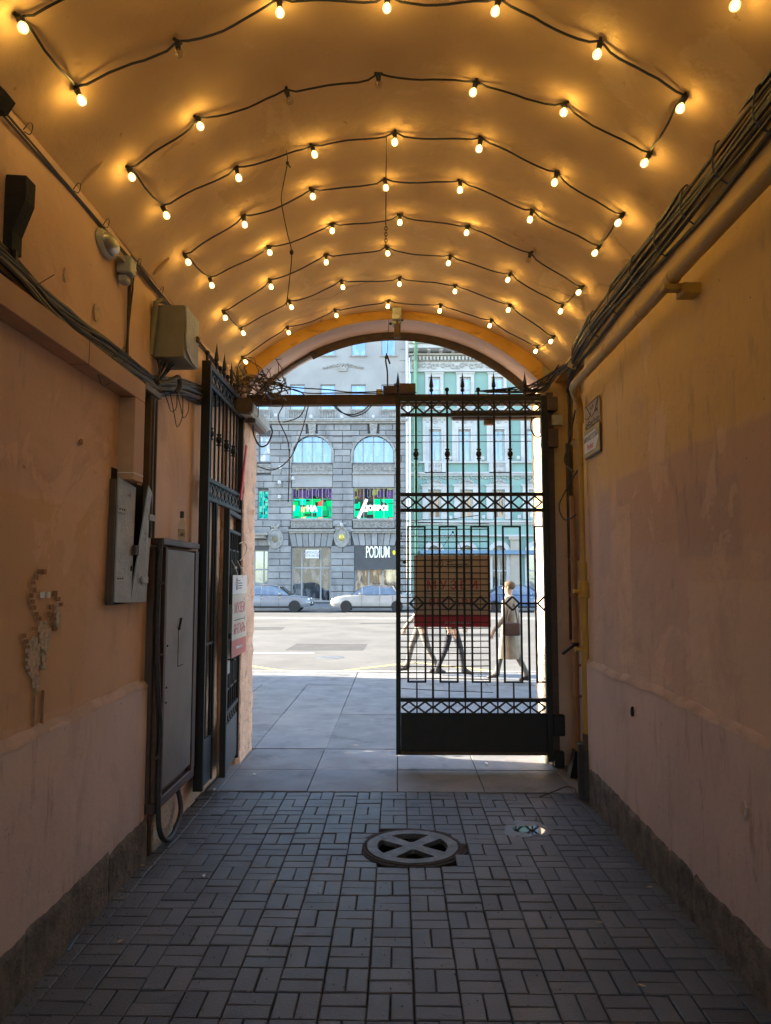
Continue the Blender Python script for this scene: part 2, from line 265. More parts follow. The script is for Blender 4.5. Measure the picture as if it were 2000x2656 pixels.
# ------------------------------------------------------------------ mesh helpers
class MB:
    def __init__(s): s.v = []; s.f = []
    def add(s, vs, fs):
        o = len(s.v); s.v += [tuple(p) for p in vs]; s.f += [tuple(i+o for i in f) for f in fs]; return s
    def box(s, x0, x1, y0, y1, z0, z1):
        return s.add([(x0, y0, z0), (x1, y0, z0), (x1, y1, z0), (x0, y1, z0), (x0, y0, z1), (x1, y0, z1), (x1, y1, z1), (x0, y1, z1)],
                     [(0, 3, 2, 1), (4, 5, 6, 7), (0, 1, 5, 4), (1, 2, 6, 5), (2, 3, 7, 6), (3, 0, 4, 7)])
    def cbox(s, x0, x1, y0, y1, z0, z1, c=.004):
        """box with chamfered edges"""
        bm = bmesh.new(); bmesh.ops.create_cube(bm, size=1)
        for v in bm.verts: v.co = Vector(((x0+x1)/2+v.co.x*(x1-x0), (y0+y1)/2+v.co.y*(y1-y0), (z0+z1)/2+v.co.z*(z1-z0)))
        bmesh.ops.bevel(bm, geom=bm.edges[:], offset=c, segments=1, affect='EDGES', profile=.5)
        bm.verts.index_update()
        s.add([v.co for v in bm.verts], [[v.index for v in f.verts] for f in bm.faces]); bm.free(); return s
    def bar(s, a, b, w, h=None, up=(0, 0, 1)):
        a, b = Vector(a), Vector(b); d = (b-a).normalized(); up = Vector(up)
        if abs(d.dot(up)) > .95: up = Vector((0, 1, 0))
        r = d.cross(up).normalized()*(w/2); u = r.cross(d).normalized()*((h or w)/2)
        return s.add([a-r-u, a+r-u, a+r+u, a-r+u, b-r-u, b+r-u, b+r+u, b-r+u], [(0, 3, 2, 1), (4, 5, 6, 7), (0, 1, 5, 4), (1, 2, 6, 5), (2, 3, 7, 6), (3, 0, 4, 7)])
    def tube(s, pts, r, n=6, cap=True):
        pts = [Vector(p) for p in pts]; rs = r if isinstance(r, (list, tuple)) else [r]*len(pts)
        rings = []; ref = None
        for i, p in enumerate(pts):
            d = (pts[min(i+1, len(pts)-1)]-pts[max(i-1, 0)])
            d = d.normalized() if d.length > 1e-9 else Vector((0, 0, 1))
            if ref is None: ref = d.orthogonal().normalized()
            ref = (ref - d*ref.dot(d)); ref = ref.normalized() if ref.length > 1e-6 else d.orthogonal().normalized()
            q = d.cross(ref)
            rings.append([p+(ref*math.cos(2*PI*k/n)+q*math.sin(2*PI*k/n))*rs[i] for k in range(n)])
        vs = [v for g in rings for v in g]; fs = []
        for i in range(len(pts)-1):
            for k in range(n): fs.append((i*n+k, i*n+(k+1) % n, (i+1)*n+(k+1) % n, (i+1)*n+k))
        if cap: fs.append(tuple(range(n-1, -1, -1))); fs.append(tuple((len(pts)-1)*n+k for k in range(n)))
        return s.add(vs, fs)
    def lathe(s, prof, n=12, M=None):
        """prof: (radius, height) pairs about local z"""
        vs = []; fs = []; M = M or Matrix()
        for r, z in prof: vs += [M @ Vector((r*math.cos(2*PI*k/n), r*math.sin(2*PI*k/n), z)) for k in range(n)]
        for i in range(len(prof)-1):
            for k in range(n): fs.append((i*n+k, i*n+(k+1) % n, (i+1)*n+(k+1) % n, (i+1)*n+k))
        if prof[0][0] > 1e-5: fs.append(tuple(range(n-1, -1, -1)))
        if prof[-1][0] > 1e-5: fs.append(tuple((len(prof)-1)*n+k for k in range(n)))
        return s.add(vs, fs)
    def ball(s, c, r, n=10, m=7, sc3=(1, 1, 1)):
        M = Matrix.Translation(c) @ Matrix.Diagonal((*sc3, 1))
        return s.lathe([(max(r*math.sin(PI*i/m), 1e-6), -r*math.cos(PI*i/m)) for i in range(m+1)], n, M)
    def prism(s, poly, axis, a, b):
        """extrude a 2-D polygon; axis 'y': (x, z) poly from y=a to b, 'x': (y, z), 'z': (x, y)"""
        P = {'y': lambda p, t: (p[0], t, p[1]), 'x': lambda p, t: (t, p[0], p[1]), 'z': lambda p, t: (p[0], p[1], t)}[axis]
        n = len(poly); vs = [P(p, a) for p in poly]+[P(p, b) for p in poly]
        return s.add(vs, [tuple(range(n-1, -1, -1)), tuple(range(n, 2*n))]+[(i, (i+1) % n, n+(i+1) % n, n+i) for i in range(n)])
    def build(s, name, mat, parent=None, smooth=False, M=None, loc=None):
        me = bpy.data.meshes.new(name); vs = s.v
        if loc is not None: vs = [tuple(Vector(p)-Vector(loc)) for p in vs]
        me.from_pydata(vs, [], s.f); me.validate(); 
        bm = bmesh.new(); bm.from_mesh(me); bmesh.ops.recalc_face_normals(bm, faces=bm.faces); bm.to_mesh(me); bm.free()
        if smooth:
            for p in me.polygons: p.use_smooth = True
            try: me.set_sharp_from_angle(angle=math.radians(40))
            except Exception: pass
        return link(name, me, mat, parent, loc)
def link(name, me, mat, parent=None, loc=None):
    if mat and not me.materials: me.materials.append(MATS[mat] if isinstance(mat, str) else mat)
    o = bpy.data.objects.new(name, me); C.objects.link(o)
    if loc is not None: o.location = loc
    if parent:
        o.parent = parent
        if not LOCAL: o.matrix_parent_inverse = root_matrix(parent).inverted()
    return o
LOCAL = False           # True while a thing is built in its own coordinates
def tag(o, label=None, cat=None, group=None, kind=None):
    for k, v in (('label', label), ('category', cat), ('group', group), ('kind', kind)):
        if v: o[k] = v
    return o
def empty(name, loc, rz=0, label=None, cat=None, group=None):
    o = bpy.data.objects.new(name, None); C.objects.link(o); o.location = loc; o.rotation_euler = (0, 0, rz); o.empty_display_size = .1
    return tag(o, label, cat, group)
def root_matrix(r):
    M = Matrix.Translation(r.location) @ r.rotation_euler.to_matrix().to_4x4()
    if r.parent: M = root_matrix(r.parent) @ r.matrix_parent_inverse @ M
    return M
def text_mesh(name, txt, size, mat, parent, M, depth=.002, bold=0.0, align='CENTER', sx=1.0, space=1.0):
    cu = bpy.data.curves.new('lettering', 'FONT'); cu.body = txt; cu.size = size; cu.align_x = align; cu.align_y = 'CENTER'
    cu.extrude = depth; cu.offset = bold; cu.resolution_u = 3; cu.space_character = space
    ob = bpy.data.objects.new('lettering_curve', cu); C.objects.link(ob)
    dg = bpy.context.evaluated_depsgraph_get(); me = bpy.data.meshes.new_from_object(ob.evaluated_get(dg))
    bpy.data.objects.remove(ob); me.transform(M @ Matrix.Diagonal((sx, 1, 1, 1))); me.materials.clear()
    return link(name, me, mat, parent)
def smoothpath(pts, n=6):
    """Catmull-Rom through the points"""
    P = [Vector(p) for p in pts]; P = [P[0]]+P+[P[-1]]; out = []
    for i in range(1, len(P)-2):
        for k in range(n):
            t = k/n; a, b, c, d = P[i-1:i+3]
            out.append(.5*((2*b)+(c-a)*t+(2*a-5*b+4*c-d)*t*t+(3*b-a-3*c+d)*t**3))
    out.append(P[-2]); return out
def wob(a): return random.uniform(-a, a)

# ================================================================== THE PASSAGE
XL, XR, ZS, ZA = -1.65, 1.585, 3.80, 4.49            # side walls, springing and crown of the vault
XC, HALF = (XL+XR)/2, (XR-XL)/2
RV = (HALF**2+(ZA-ZS)**2)/(2*(ZA-ZS)); ZC = ZA-RV    # vault circle
YB, YE, YO = -6.6, 7.30, 7.95                        # back end, end wall face, street face
def vault_z(x, off=0): return ZC+math.sqrt(max((RV-off)**2-(x-XC)**2, 0))
def hit_vault(px, py, off):
    d = ray(px, py); p = CP-Vector((XC, 0, ZC)); R = RV-off
    a = d.x**2+d.z**2; b = p.x*d.x+p.z*d.z; c = p.x**2+p.z**2-R*R
    return CP+d*((-b+math.sqrt(b*b-a*c))/a)
bld = empty('passage_building', (0, YE, 0), 0, 'pink plastered building with a vaulted carriage passage to the street', 'building')
# vault
mb = MB(); na = 56; ths = [math.asin(HALF/RV)*(-1+2*i/na) for i in range(na+1)]
ys = [YB+(YE-YB)*i/60 for i in range(61)]
vs = []
for y in ys:
    for t in ths: vs.append((XC+RV*math.sin(t), y, ZC+RV*math.cos(t)+.006*math.sin(y*2.3+t*4)+.004*math.sin(y*5.1-t*7)))
mb.add(vs, [(i*(na+1)+k, i*(na+1)+k+1, (i+1)*(na+1)+k+1, (i+1)*(na+1)+k) for i in range(60) for k in range(na)])
vt = mb.build('vault', 'vault_plaster', bld, smooth=True)
MB().box(-2.6, 2.6, YB, YE-.002, ZA+.06, ZA+.4).build('floor_above', 'outer_facade', bld)
# side walls (thick), dado with sloping ledge, plinth stones
def side(X, sgn, y1, mat, nm='side_wall'):
    mb = MB(); a, b = (X-.5, X) if sgn < 0 else (X, X+.5)
    mb.box(a, b, YB, y1, -.1, ZS+.75) if False else None
    ny = 60
    # gently uneven face, closed at the back by a box
    vs = []; fs = []; nz = 20
    for i in range(ny+1):
        y = YB+(y1-YB)*i/ny
        for k in range(nz+1):
            z = -.05+(ZS+.11)*k/nz
            vs.append((X+sgn*(.004+.006*math.sin(y*1.7+z*1.3)+.004*math.sin(y*4.3-z*2.9)), y, z))
    for i in range(ny):
        for k in range(nz): fs.append((i*(nz+1)+k, (i+1)*(nz+1)+k, (i+1)*(nz+1)+k+1, i*(nz+1)+k+1))
    mb.add(vs, fs)
    x0, x1 = (X+sgn*.02, X+sgn*.5); mb.box(min(x0, x1), max(x0, x1), YB, y1-.003, -.1, ZS+.9)
    return mb.build(nm, mat, bld, smooth=True)
YLd, YRd = 4.86, 6.18            # where the dado stops on each side
side(XL, -1, YE, 'plaster_left'); side(XR, 1, YRd, 'plaster_right')
MB().box(1.72, 2.1, YRd-.2, YE-.002, -.1, ZS+.9).build('niche_wall', 'plaster_right', bld)
MB().prism([(XR+.006, -.1), (1.73, -.1), (1.73, ZS+.3), (XR+.006, ZS+.3)], 'y', YRd+.0015, YRd+.004).build('niche_reveal', 'plaster_right', bld)
MB().box(XR-.004, 1.73, YRd-.3, YE-.002, ZS-.06, ZS+.6).build('niche_head', 'plaster_right', bld)
def dado(X, sgn, y1, zt=1.11):
    mb = MB(); prof = [(X+sgn*.03, -.05), (X-sgn*.032, -.05), (X-sgn*.032, zt-.022), (X-sgn*.026, zt-.008), (X-sgn*.004, zt+.012), (X+sgn*.03, zt+.018)]
    n = 80; vs = []; fs = []; m = len(prof)
    for i in range(n+1):
        y = YB+.1+(y1-YB-.1)*i/n; jz = .010*math.sin(y*3.1)+.006*math.sin(y*11.3)+wob(.003); jx = .004*math.sin(y*2.1)+wob(.0015)
        vs += [(p[0]-sgn*jx, y, p[1]+(jz if p[1] > .5 else 0)) for p in prof]
    for i in range(n):
        for k in range(m-1): fs.append((i*m+k, i*m+k+1, (i+1)*m+k+1, (i+1)*m+k))
    fs.append(tuple(n*m+k for k in range(m))); mb.add(vs, fs)
    d = mb.build('dado', 'plaster_dado', bld, smooth=True)
    # worn top edge of the ledge
    mb = MB(); vs = []; fs = []
    for i in range(n*2+1):
        y = YB+.1+(y1-YB-.1)*i/(n*2); jz = .010*math.sin(y*3.1)+.006*math.sin(y*11.3)
        a = X-sgn*(.0345+abs(wob(.003))); b = X-sgn*.003
        vs += [(a, y, zt-.020+jz-abs(wob(.010))), (a+sgn*.008, y, zt-.004+jz), (b, y, zt+.022+jz+wob(.006))]
    for i in range(n*2):
        for k in range(2): fs.append((i*3+k, i*3+k+1, (i+1)*3+k+1, (i+1)*3+k))
    mb.add(vs, fs).build('ledge', 'plaster_ledge', bld, smooth=True)
dado(XL, -1, YLd); dado(XR, 1, YRd)
def plinth(X, sgn, y0, y1):
    y = y0
    while y < y1-.05:
        L = min(random.uniform(.34, .72), y1-y); zt = .27+wob(.007); n = max(4, int(L/.045)); pr = .047+wob(.004)
        mb = MB(); vs = []; fs = []; rows = [(.0, -.05), (.0, .07), (.0, .16), (.0, .235), (.012, .262), (.045, .27)]
        for i in range(n+1):
            yy = y+.002+(L-.004)*i/n; e = .006 if i in (0, n) else 0
            for k, (dx, zz) in enumerate(rows):
                vs.append((X-sgn*(pr-e-dx+wob(.005)), yy, (zz/.27*zt if zz > 0 else zz)+(wob(.006) if k > 2 else 0)))
        m_ = len(rows)
        for i in range(n):
            for k in range(m_-1): fs.append((i*m_+k, i*m_+k+1, (i+1)*m_+k+1, (i+1)*m_+k))
        fs.append(tuple(range(m_))); fs.append(tuple(n*m_+k for k in range(m_)))
        mb.add(vs, fs).build('plinth_stone', 'granite_plinth', bld); y += L
plinth(XL, -1, 1.6, YLd+.02); plinth(XR, 1, 1.6, YRd-.01)
# end wall with the arched opening
JL, JR, ZO, OA = -1.53, 1.46, 3.72, 4.40
OC, OH = (JL+JR)/2, (JR-JL)/2; RO = (OH**2+(OA-ZO)**2)/(2*(OA-ZO)); OZC = OA-RO
def arch_pts(r_off=0, n=40):
    t0 = math.asin(OH/RO); return [(OC+(RO+r_off)*math.sin(-t0+2*t0*i/n), OZC+(RO+r_off)*math.cos(-t0+2*t0*i/n)) for i in range(n+1)]
TOP = 15.5
ap = arch_pts()
def arch_slab(y0, y1, ztop, name, mat, under=None):
    mb = MB(); vs = []; fs = []
    for (x, z) in ap: vs += [(x, y0, z), (x, y0, ztop), (x, y1, ztop), (x, y1, z)]
    for i in range(len(ap)-1):
        for k in range(4): fs.append((i*4+k, (i+1)*4+k, (i+1)*4+(k+1) % 4, i*4+(k+1) % 4))
    return mb.add(vs, fs).build(name, mat, bld)
arch_slab(YE+.012, YO, TOP, 'wall_over_arch', 'soffit_pink')
mbo = MB(); vs = []; fs = []
for (x, z) in ap:
    zz = vault_z(x)+.05 if abs(x-XC) < HALF else ZS
    vs += [(x, YE+.009, z-.001), (x, YE-.006+wob(.003), z-.003), (x, YE-.006, zz+.03)]
for i in range(len(ap)-1):
    for k in range(2): fs.append((i*3+k, (i+1)*3+k, (i+1)*3+k+1, i*3+k+1))
mbo.add(vs, fs).build('arch_band', 'arch_ochre', bld)
def pier(x0, x1, name, mat='pier_plaster'):
    """rough jamb: the face towards the opening is uneven"""
    inner = x1 if x1 < 0 else x0; outer = x0 if x1 < 0 else x1; sg = 1 if x1 < 0 else -1
    mb = MB(); vs = []; fs = []; nz = 60; cols = [(outer, YE), (inner-sg*.03, YE), (inner, YE+.03), (inner, YE+.22), (inner, YE+.44), (inner, YO-.02), (inner-sg*.02, YO), (outer, YO)]
    for k in range(nz+1):
        z = -.05+(ZO+.12)*k/nz
        for q, (x, y) in enumerate(cols): j = wob(.008) if 0 < q < 7 else 0; vs.append((x+j, y+(wob(.006) if 0 < q < 7 else 0), z))
    m_ = len(cols)
    for k in range(nz):
        for q in range(m_-1): fs.append((k*m_+q, k*m_+q+1, (k+1)*m_+q+1, (k+1)*m_+q))
    fs.append(tuple(nz*m_+q for q in range(m_)))
    return mb.add(vs, fs).build(name, mat, bld)
pier(XL-.05, JL, 'left_pier'); pier(JR, 2.2, 'right_pier', 'plaster_right')
for a, b in ((-14, XL-.04), (2.19, 14)): MB().box(a, b, YE, YO-.004, -.1, TOP).build('street_wall', 'outer_facade', bld)
MB().box(XL-.05, JL+.004, YE+.013, YO-.006, ZO+.07, TOP).build('street_wall', 'outer_facade', bld)
MB().box(JR-.004, 2.2, YE+.013, YO-.006, ZO+.07, TOP).build('street_wall', 'outer_facade', bld)
MB().box(-14, 14, YB, YE, TOP-.4, TOP-.1).build('roof', 'roof_sheet', bld)
# courtyard-side face of the building above the back end of the passage
MB().box(-14, XL-.5, YB, YB+.5, -.1, TOP).build('yard_wall', 'outer_facade', bld); MB().box(XR+.5, 14, YB, YB+.5, -.1, TOP).build('yard_wall', 'outer_facade', bld)
MB().box(XL-.5, XR+.5, YB, YB+.5, ZA+.1, TOP).build('yard_wall', 'outer_facade', bld)
# left niche: slightly set back strip of wall colour change and the pilaster behind the gate
MB().box(XL-.02, XL+.035, 6.9, YE-.008, 0, ZS+.02).build('pilaster', 'pier_plaster', bld)

# ================================================================== GROUND
g = MB().box(-600, 600, -300, 900, -1.2, -.16); tag(g.build('ground', 'asphalt'), 'dark ground that carries street and yard', 'ground', kind='structure')
# passage floor: bed and pavers
floor = MB()
MHX, MHY, MHR = .10, 5.145, .325
hx0, hx1, hy0, hy1 = MHX-.27, MHX+.27, MHY-.27, MHY+.27
for (a, b, c, d) in ((-1.75, hx0, YB-3, 6.41), (hx1, 1.75, YB-3, 6.41), (hx0, hx1, YB-3, hy0), (hx0, hx1, hy1, 6.41)): floor.box(a, b, c, d, -.15, -.023)
floor = floor.build('passage_floor', 'paver_bed'); tag(floor, 'dark paved floor of the passage laid in a basket weave', 'floor', kind='structure')
def paver_mesh(lx, ly):
    mb = MB(); c = .0045; hx, hy = lx/2-.0027, ly/2-.0027; zt = 0.0
    lo = [(-hx, -hy, -.05), (hx, -hy, -.05), (hx, hy, -.05), (-hx, hy, -.05)]
    mi = [(x, y, zt-c) for x, y, _ in lo]; up = [(x-math.copysign(c, x), y-math.copysign(c, y), zt) for x, y, _ in lo]
    mb.add(lo+mi+up, [(8, 9, 10, 11)]+[(k, (k+1) % 4, 4+(k+1) % 4, 4+k) for k in range(4)]+[(4+k, 4+(k+1) % 4, 8+(k+1) % 4, 8+k) for k in range(4)])
    return mb
ph, pv = paver_mesh(.2, .1), paver_mesh(.1, .2)
def mesh_of(mb, name, mat):
    me = bpy.data.meshes.new(name); me.from_pydata(mb.v, [], mb.f); me.materials.append(MATS[mat]); return me
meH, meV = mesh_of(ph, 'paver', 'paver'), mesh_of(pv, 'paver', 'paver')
pl = []
y0 = 6.40-.2*22
for j in range(22):
    for i in range(-8, 9):
        cx, cyy = -.03+i*.2, y0+j*.2+.1
        if (i+j) % 2: pcs = [('H', cx, cyy-.05), ('H', cx, cyy+.05)]
        else: pcs = [('V', cx-.05, cyy), ('V', cx+.05, cyy)]
        for k, x, y in pcs:
            if XL-.02 < x < XR+.02 and math.hypot(x-MHX, y-MHY) > .335: pl.append((k, x, y))
def pz(x, y): return .004*math.sin(x*2.1+y*1.3)+.003*math.sin(y*4+x*3)-.004*math.exp(-((x-.95)**2+(y-5.5)**2)/.05)
vis = sorted([p for p in pl if p[2] > 3.08], key=lambda p: p[2])
singles = set(vis[:300]); rest = MB()
for (k, x, y) in pl:
    z = pz(x, y)-.006+wob(.0022); rx, ry, rz = wob(.014), wob(.014), wob(.014)
    if (k, x, y) in singles:
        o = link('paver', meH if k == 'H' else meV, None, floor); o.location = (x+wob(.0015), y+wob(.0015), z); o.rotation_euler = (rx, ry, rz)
    else:
        M = Matrix.Translation((x+wob(.0015), y+wob(.0015), z)) @ Matrix.Rotation(rx, 4, 'X') @ Matrix.Rotation(ry, 4, 'Y') @ Matrix.Rotation(rz, 4, 'Z')
        src = ph if k == 'H' else pv; rest.add([M @ Vector(v) for v in src.v], src.f)
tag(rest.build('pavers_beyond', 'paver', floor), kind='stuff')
# manhole: pit, rusty ring, cover with four openings between diagonal spokes
mh = empty('manhole_cover', (MHX, MHY, 0), 0, 'round cast iron drain cover with four openings between crossed spokes', 'manhole cover')
pit = MB(); a, b, c, d = hx0-.02, hx1+.02, hy0-.02, hy1+.02
pit.add([(a, c, -.04), (b, c, -.04), (b, d, -.04), (a, d, -.04), (a, c, -.14), (b, c, -.14), (b, d, -.14), (a, d, -.14)], [(4, 5, 6, 7), (0, 1, 5, 4), (1, 2, 6, 5), (2, 3, 7, 6), (3, 0, 4, 7)]).build('pit', 'void', mh)
def ring(mb, r0, r1, z0, z1, n=64, cx=MHX, cy=MHY, jit=0):
    rr = [(r0+wob(jit), r1+wob(jit)) for _ in range(n)]; vs = []
    for k in range(n):
        a = 2*PI*k/n
        for r, z in ((rr[k][0], z0), (rr[k][1], z0), (rr[k][1]-.004, z1), (rr[k][0]+.004, z1)): vs.append((cx+r*math.cos(a), cy+r*math.sin(a), z))
    return mb.add(vs, [(k*4+q, ((k+1) % n)*4+q, ((k+1) % n)*4+(q+1) % 4, k*4+(q+1) % 4) for k in range(n) for q in range(4)])
ring(MB(), .30, .365, -.05, -.004, jit=.008).build('collar', 'paver_bed', mh)
ring(MB(), .312, .338, -.04, .0005, jit=.003).build('seat_ring', 'rust_ring', mh)
cov = ring(MB(), .232, .308, -.03, .004)
for a in (PI/4+.05, -PI/4+.08):
    c_, s_ = math.cos(a), math.sin(a); w_ = .042
    for sg in (-1, 1):
        p0 = Vector((MHX+sg*c_*.02, MHY+sg*s_*.02, 0)); p1 = Vector((MHX+sg*c_*.245, MHY+sg*s_*.245, 0)); n_ = Vector((-s_, c_, 0))
        q = [p0-n_*w_*.9, p1-n_*w_*1.25, p1+n_*w_*1.25, p0+n_*w_*.9]
        cov.add([(v.x, v.y, -.028) for v in q]+[(v.x, v.y, .0030) for v in q], [(4, 5, 6, 7), (0, 1, 5, 4), (1, 2, 6, 5), (2, 3, 7, 6), (3, 0, 4, 7)])
cov.lathe([(.07, -.027), (.07, .003), (.06, .0038), (0.00001, .0038)], 20, Matrix.Translation((MHX, MHY, 0))).build('cover', 'cast_iron', mh)
# granite slabs of threshold and pavement
pav = MB().box(-60, 60, 6.415, 14.25, -.15, -.03).build('pavement', 'paver_bed'); tag(pav, 'granite slab pavement between the archway and the kerb', 'pavement', kind='structure')
def slab(x0, x1, y0, y1):
    c = .004; mb = MB().cbox(x0+.003, x1-.003, y0+.003, y1-.003, -.1, wob(.003)-.001, c); return mb.build('slab', 'granite_slab', pav)
xs = [-1.62, -1.51, -.765, 0.0, .735, 1.48, 1.70]
for (ya, yb) in ((6.41, 7.11), (7.11, 7.91)):
    for a, b in zip(xs, xs[1:]): slab(a, b, ya, yb)
xs2 = [-3.8-.76*2, -3.8-.76, -3.8, -3.04, -2.27, -1.51, -.75, .0, .75, 1.5, 2.26, 3.0, 3.77, 4.5, 5.3]
for q, (ya, yb) in enumerate(((7.97, 9.91), (9.91, 12.56), (12.56, 14.22))):
    for a, b in zip(xs2, xs2[1:]): slab(a+wob(.01), b, ya, yb)
MB().box(-60, -5.33, 7.97, 14.24, -.1, -.004).build('far_slabs', 'granite_slab', pav); MB().box(5.31, 60, 7.97, 14.24, -.1, -.004).build('far_slabs', 'granite_slab', pav)
MB().box(-1.5, 1.48, 7.913, 7.967, -.1, -.008).build('slab', 'granite_slab', pav)
kerb = MB().box(-60, 60, 14.255, 14.42, -.155, .004).build('kerb', 'kerb_granite'); tag(kerb, 'long pale granite kerb between pavement and road', 'kerb', kind='structure')
road = MB().box(-90, 90, 14.42, 44.0, -.158, -.12).build('road', 'asphalt'); tag(road, 'wide asphalt avenue in the sun', 'road', kind='structure')
ZR = -.116
def mark(pts, wd, mat, nm='lane_line'):
    mb = MB()
    for a, b in zip(pts, pts[1:]):
        a, b = Vector((*a, 0)), Vector((*b, 0)); n = (b-a).normalized().cross(Vector((0, 0, 1)))*wd/2
        mb.add([(v.x, v.y, ZR) for v in (a-n, b-n, b+n, a+n)], [(0, 1, 2, 3)])
    return mb.build(nm, mat, road)
for x in range(-40, 41, 4): mark([(x+.3, 18.9), (x+1.9, 18.9)], .16, 'paint_white')
mark([(-60, 34.3), (60, 34.3)], .35, 'paint_white'); mark([(-60, 35.4), (60, 35.4)], .12, 'paint_white')
for k in range(-4, 6): mark([(-3.9+k*4.3, 16.9), (-1.75+k*4.3, 14.75)], .12, 'paint_yellow', 'zigzag_line'); mark([(-1.75+k*4.3, 14.75), (.4+k*4.3, 16.9)], .12, 'paint_yellow', 'zigzag_line')
pmat('asphalt_patch', (.07, .069, .066), (.055, .054, .052), scale=2, rough=.85, bump=.5, bscale=110)
for (x0, x1, y0, y1) in ((-2.9, -.9, 19.6, 21.4), (.8, 3.8, 24, 25.6), (-7, -4.2, 27, 28.6), (-1.5, 1.6, 30.5, 31.3)):
    MB().prism([(x0+wob(.1), y0), (x1, y0+wob(.15)), (x1+wob(.15), y1), (x0, y1+wob(.15))], 'z', -.121, -.1175).build('repair_patch', 'asphalt_patch', road)
MB().lathe([(.33, 0), (.33, .004), (.0001, .004)], 24, Matrix.Translation((-1.6, 17.9, -.121))).build('road_manhole', 'cast_iron', road)
fp = MB().box(-90, 90, 44.0, 50.6, -.158, .0).build('far_pavement', 'granite_slab'); tag(fp, 'far pavement in front of the opposite houses', 'pavement', kind='structure')
fk = MB().box(-90, 90, 43.8, 43.995, -.157, .006).build('far_kerb', 'kerb_granite'); tag(fk, 'kerb on the far side of the avenue', 'kerb', kind='structure')

# ================================================================== STRING LIGHTS
ROWS = [
 [(50, 60, 1), (330, -60, 1), (580, -118, 1), (838, -138, 1), (1100, -122, 1), (1370, -70, 1), (1588, 12, 1)],
 [(177, 218, 1), (386, 115, 0), (605, 28, 1), (836, 18, 1), (1070, 25, 1), (1290, 118, 1), (1470, 235, 1)],
 [(285, 383, 1), (433, 273, 1), (626, 218, 0), (818, 182, 0), (1022, 200, 1), (1218, 243, 1), (1392, 353, 1)],
 [(360, 466, 1), (516, 385, 1), (680, 334, 1), (853, 308, 1), (1035, 322, 1), (1198, 395, 1), (1335, 482, 1)],
 [(407, 567, 1), (529, 486, 1), (676, 425, 1), (834, 406, 1), (994, 411, 1), (1145, 475, 1), (1285, 547, 1)],
 [(458, 617, 1), (583, 546, 1), (718, 499, 1), (864, 481, 1), (1008, 503, 1), (1142, 562, 0), (1250, 632, 1)],
 [(487, 687, 1), (586, 620, 1), (705, 567, 1), (838, 548, 1), (969, 569, 1), (1097, 605, 1), (1211, 673, 1)],
 [(526, 720, 1), (630, 664, 1), (741, 621, 1), (863, 614, 1), (983, 630, 1), (1098, 670, 1), (1190, 738, 1)],
 [(531, 782, 1), (624, 719, 1), (727, 682, 1), (838, 662, 1), (950, 672, 1), (1058, 704, 1), (1157, 759, 1)]]
sl = empty('string_light', (XC, 5.0, vault_z(XC)), 0, 'zigzag string of warm bulbs on black cable under the vault', 'string lights')
sock = MB().lathe([(.010, .0), (.0185, .004), (.0185, .030), (.0165, .032), (.0165, .054), (.014, .056)], 12)
sock.box(-.03, .03, -.009, .009, -.004, .008)
sock = mesh_of(sock, 'bulb_holder', 'socket_black')
gl = [(.011, .052), (.0135, .058), (.0205, .066), (.0255, .076), (.0272, .087), (.0255, .099), (.0200, .108), (.0110, .1135), (.00001, .115)]
glo, glu = mesh_of(MB().lathe(gl, 16), 'bulb', 'bulb_lit'), mesh_of(MB().lathe(gl, 16), 'bulb', 'bulb_clear')
fil = MB()
for k in range(4): a = k*PI/2+.4; fil.tube([(.008*math.cos(a), .008*math.sin(a), .066), (.010*math.cos(a), .010*math.sin(a), .104)], .0045, 6)
fil = mesh_of(fil, 'filament', 'filament')
fild = mesh_of(MB().tube([(0, 0, .05), (0, 0, .095)], .003, 6).tube([(-.006, 0, .075), (.006, 0, .110)], .0012, 4), 'filament_post', 'brass')
for me in (sock, glo, glu, fil):
    for p in me.polygons: p.use_smooth = True
BS = .76
path = []
for r, row in enumerate(ROWS):
    pts = []
    for (x, y, lit) in row:
        b = hit_vault(x*S, y*S, .072)                       # centre of the globe
        nrm = Vector((XC-b.x, 0, ZC-b.z)).normalized()       # towards the vault axis
        dn = (nrm*.75+Vector((wob(.22), wob(.3)-.05, -.45))).normalized()
        p = b-dn*.087*BS                                        # cable end of the holder
        q = dn.to_track_quat('Z', 'Y')
        h = link('bulb_holder', sock, None, sl); h.location = p; h.scale = (BS, BS, BS); h.rotation_mode = 'QUATERNION'; h.rotation_quaternion = q
        for me, nm in ((glo, 'bulb'), (fil, 'filament')) if lit else ((glu, 'bulb'), (fild, 'filament')):
            o = bpy.data.objects.new(nm, me); C.objects.link(o); o.parent = h
        if not lit: tag(h, 'bulb that is not lit')
        pts.append(p)
    path.append(pts)
def vclamp(p, off=.012):
    """keep a cable point just under the vault"""
    zz = vault_z(p.x, off); return Vector((p.x, p.y, min(p.z, zz)))
def span(a, b, sag):
    out = []
    for i in range(1, 9):
        t = i/9; p = a.lerp(b, t); zv = vault_z(p.x, .02)
        # follows the vault loosely, sagging between holders
        p.z = (a.z+(b.z-a.z)*t)*.35+(zv-.012)*.65-sag*4*t*(1-t); p.y += .012*math.sin(t*PI*2+a.x*7)
        out.append(vclamp(p))
    return out
cab = []
def lin(pts):
    o = []
    for a, b in zip(pts, pts[1:]): o.append(a); o += span(a, b, random.uniform(.0, .03))
    return o+[pts[-1]]
lines = [lin(p) for p in path]
order = []
for i, L_ in enumerate(lines): order.append(L_)
full = []
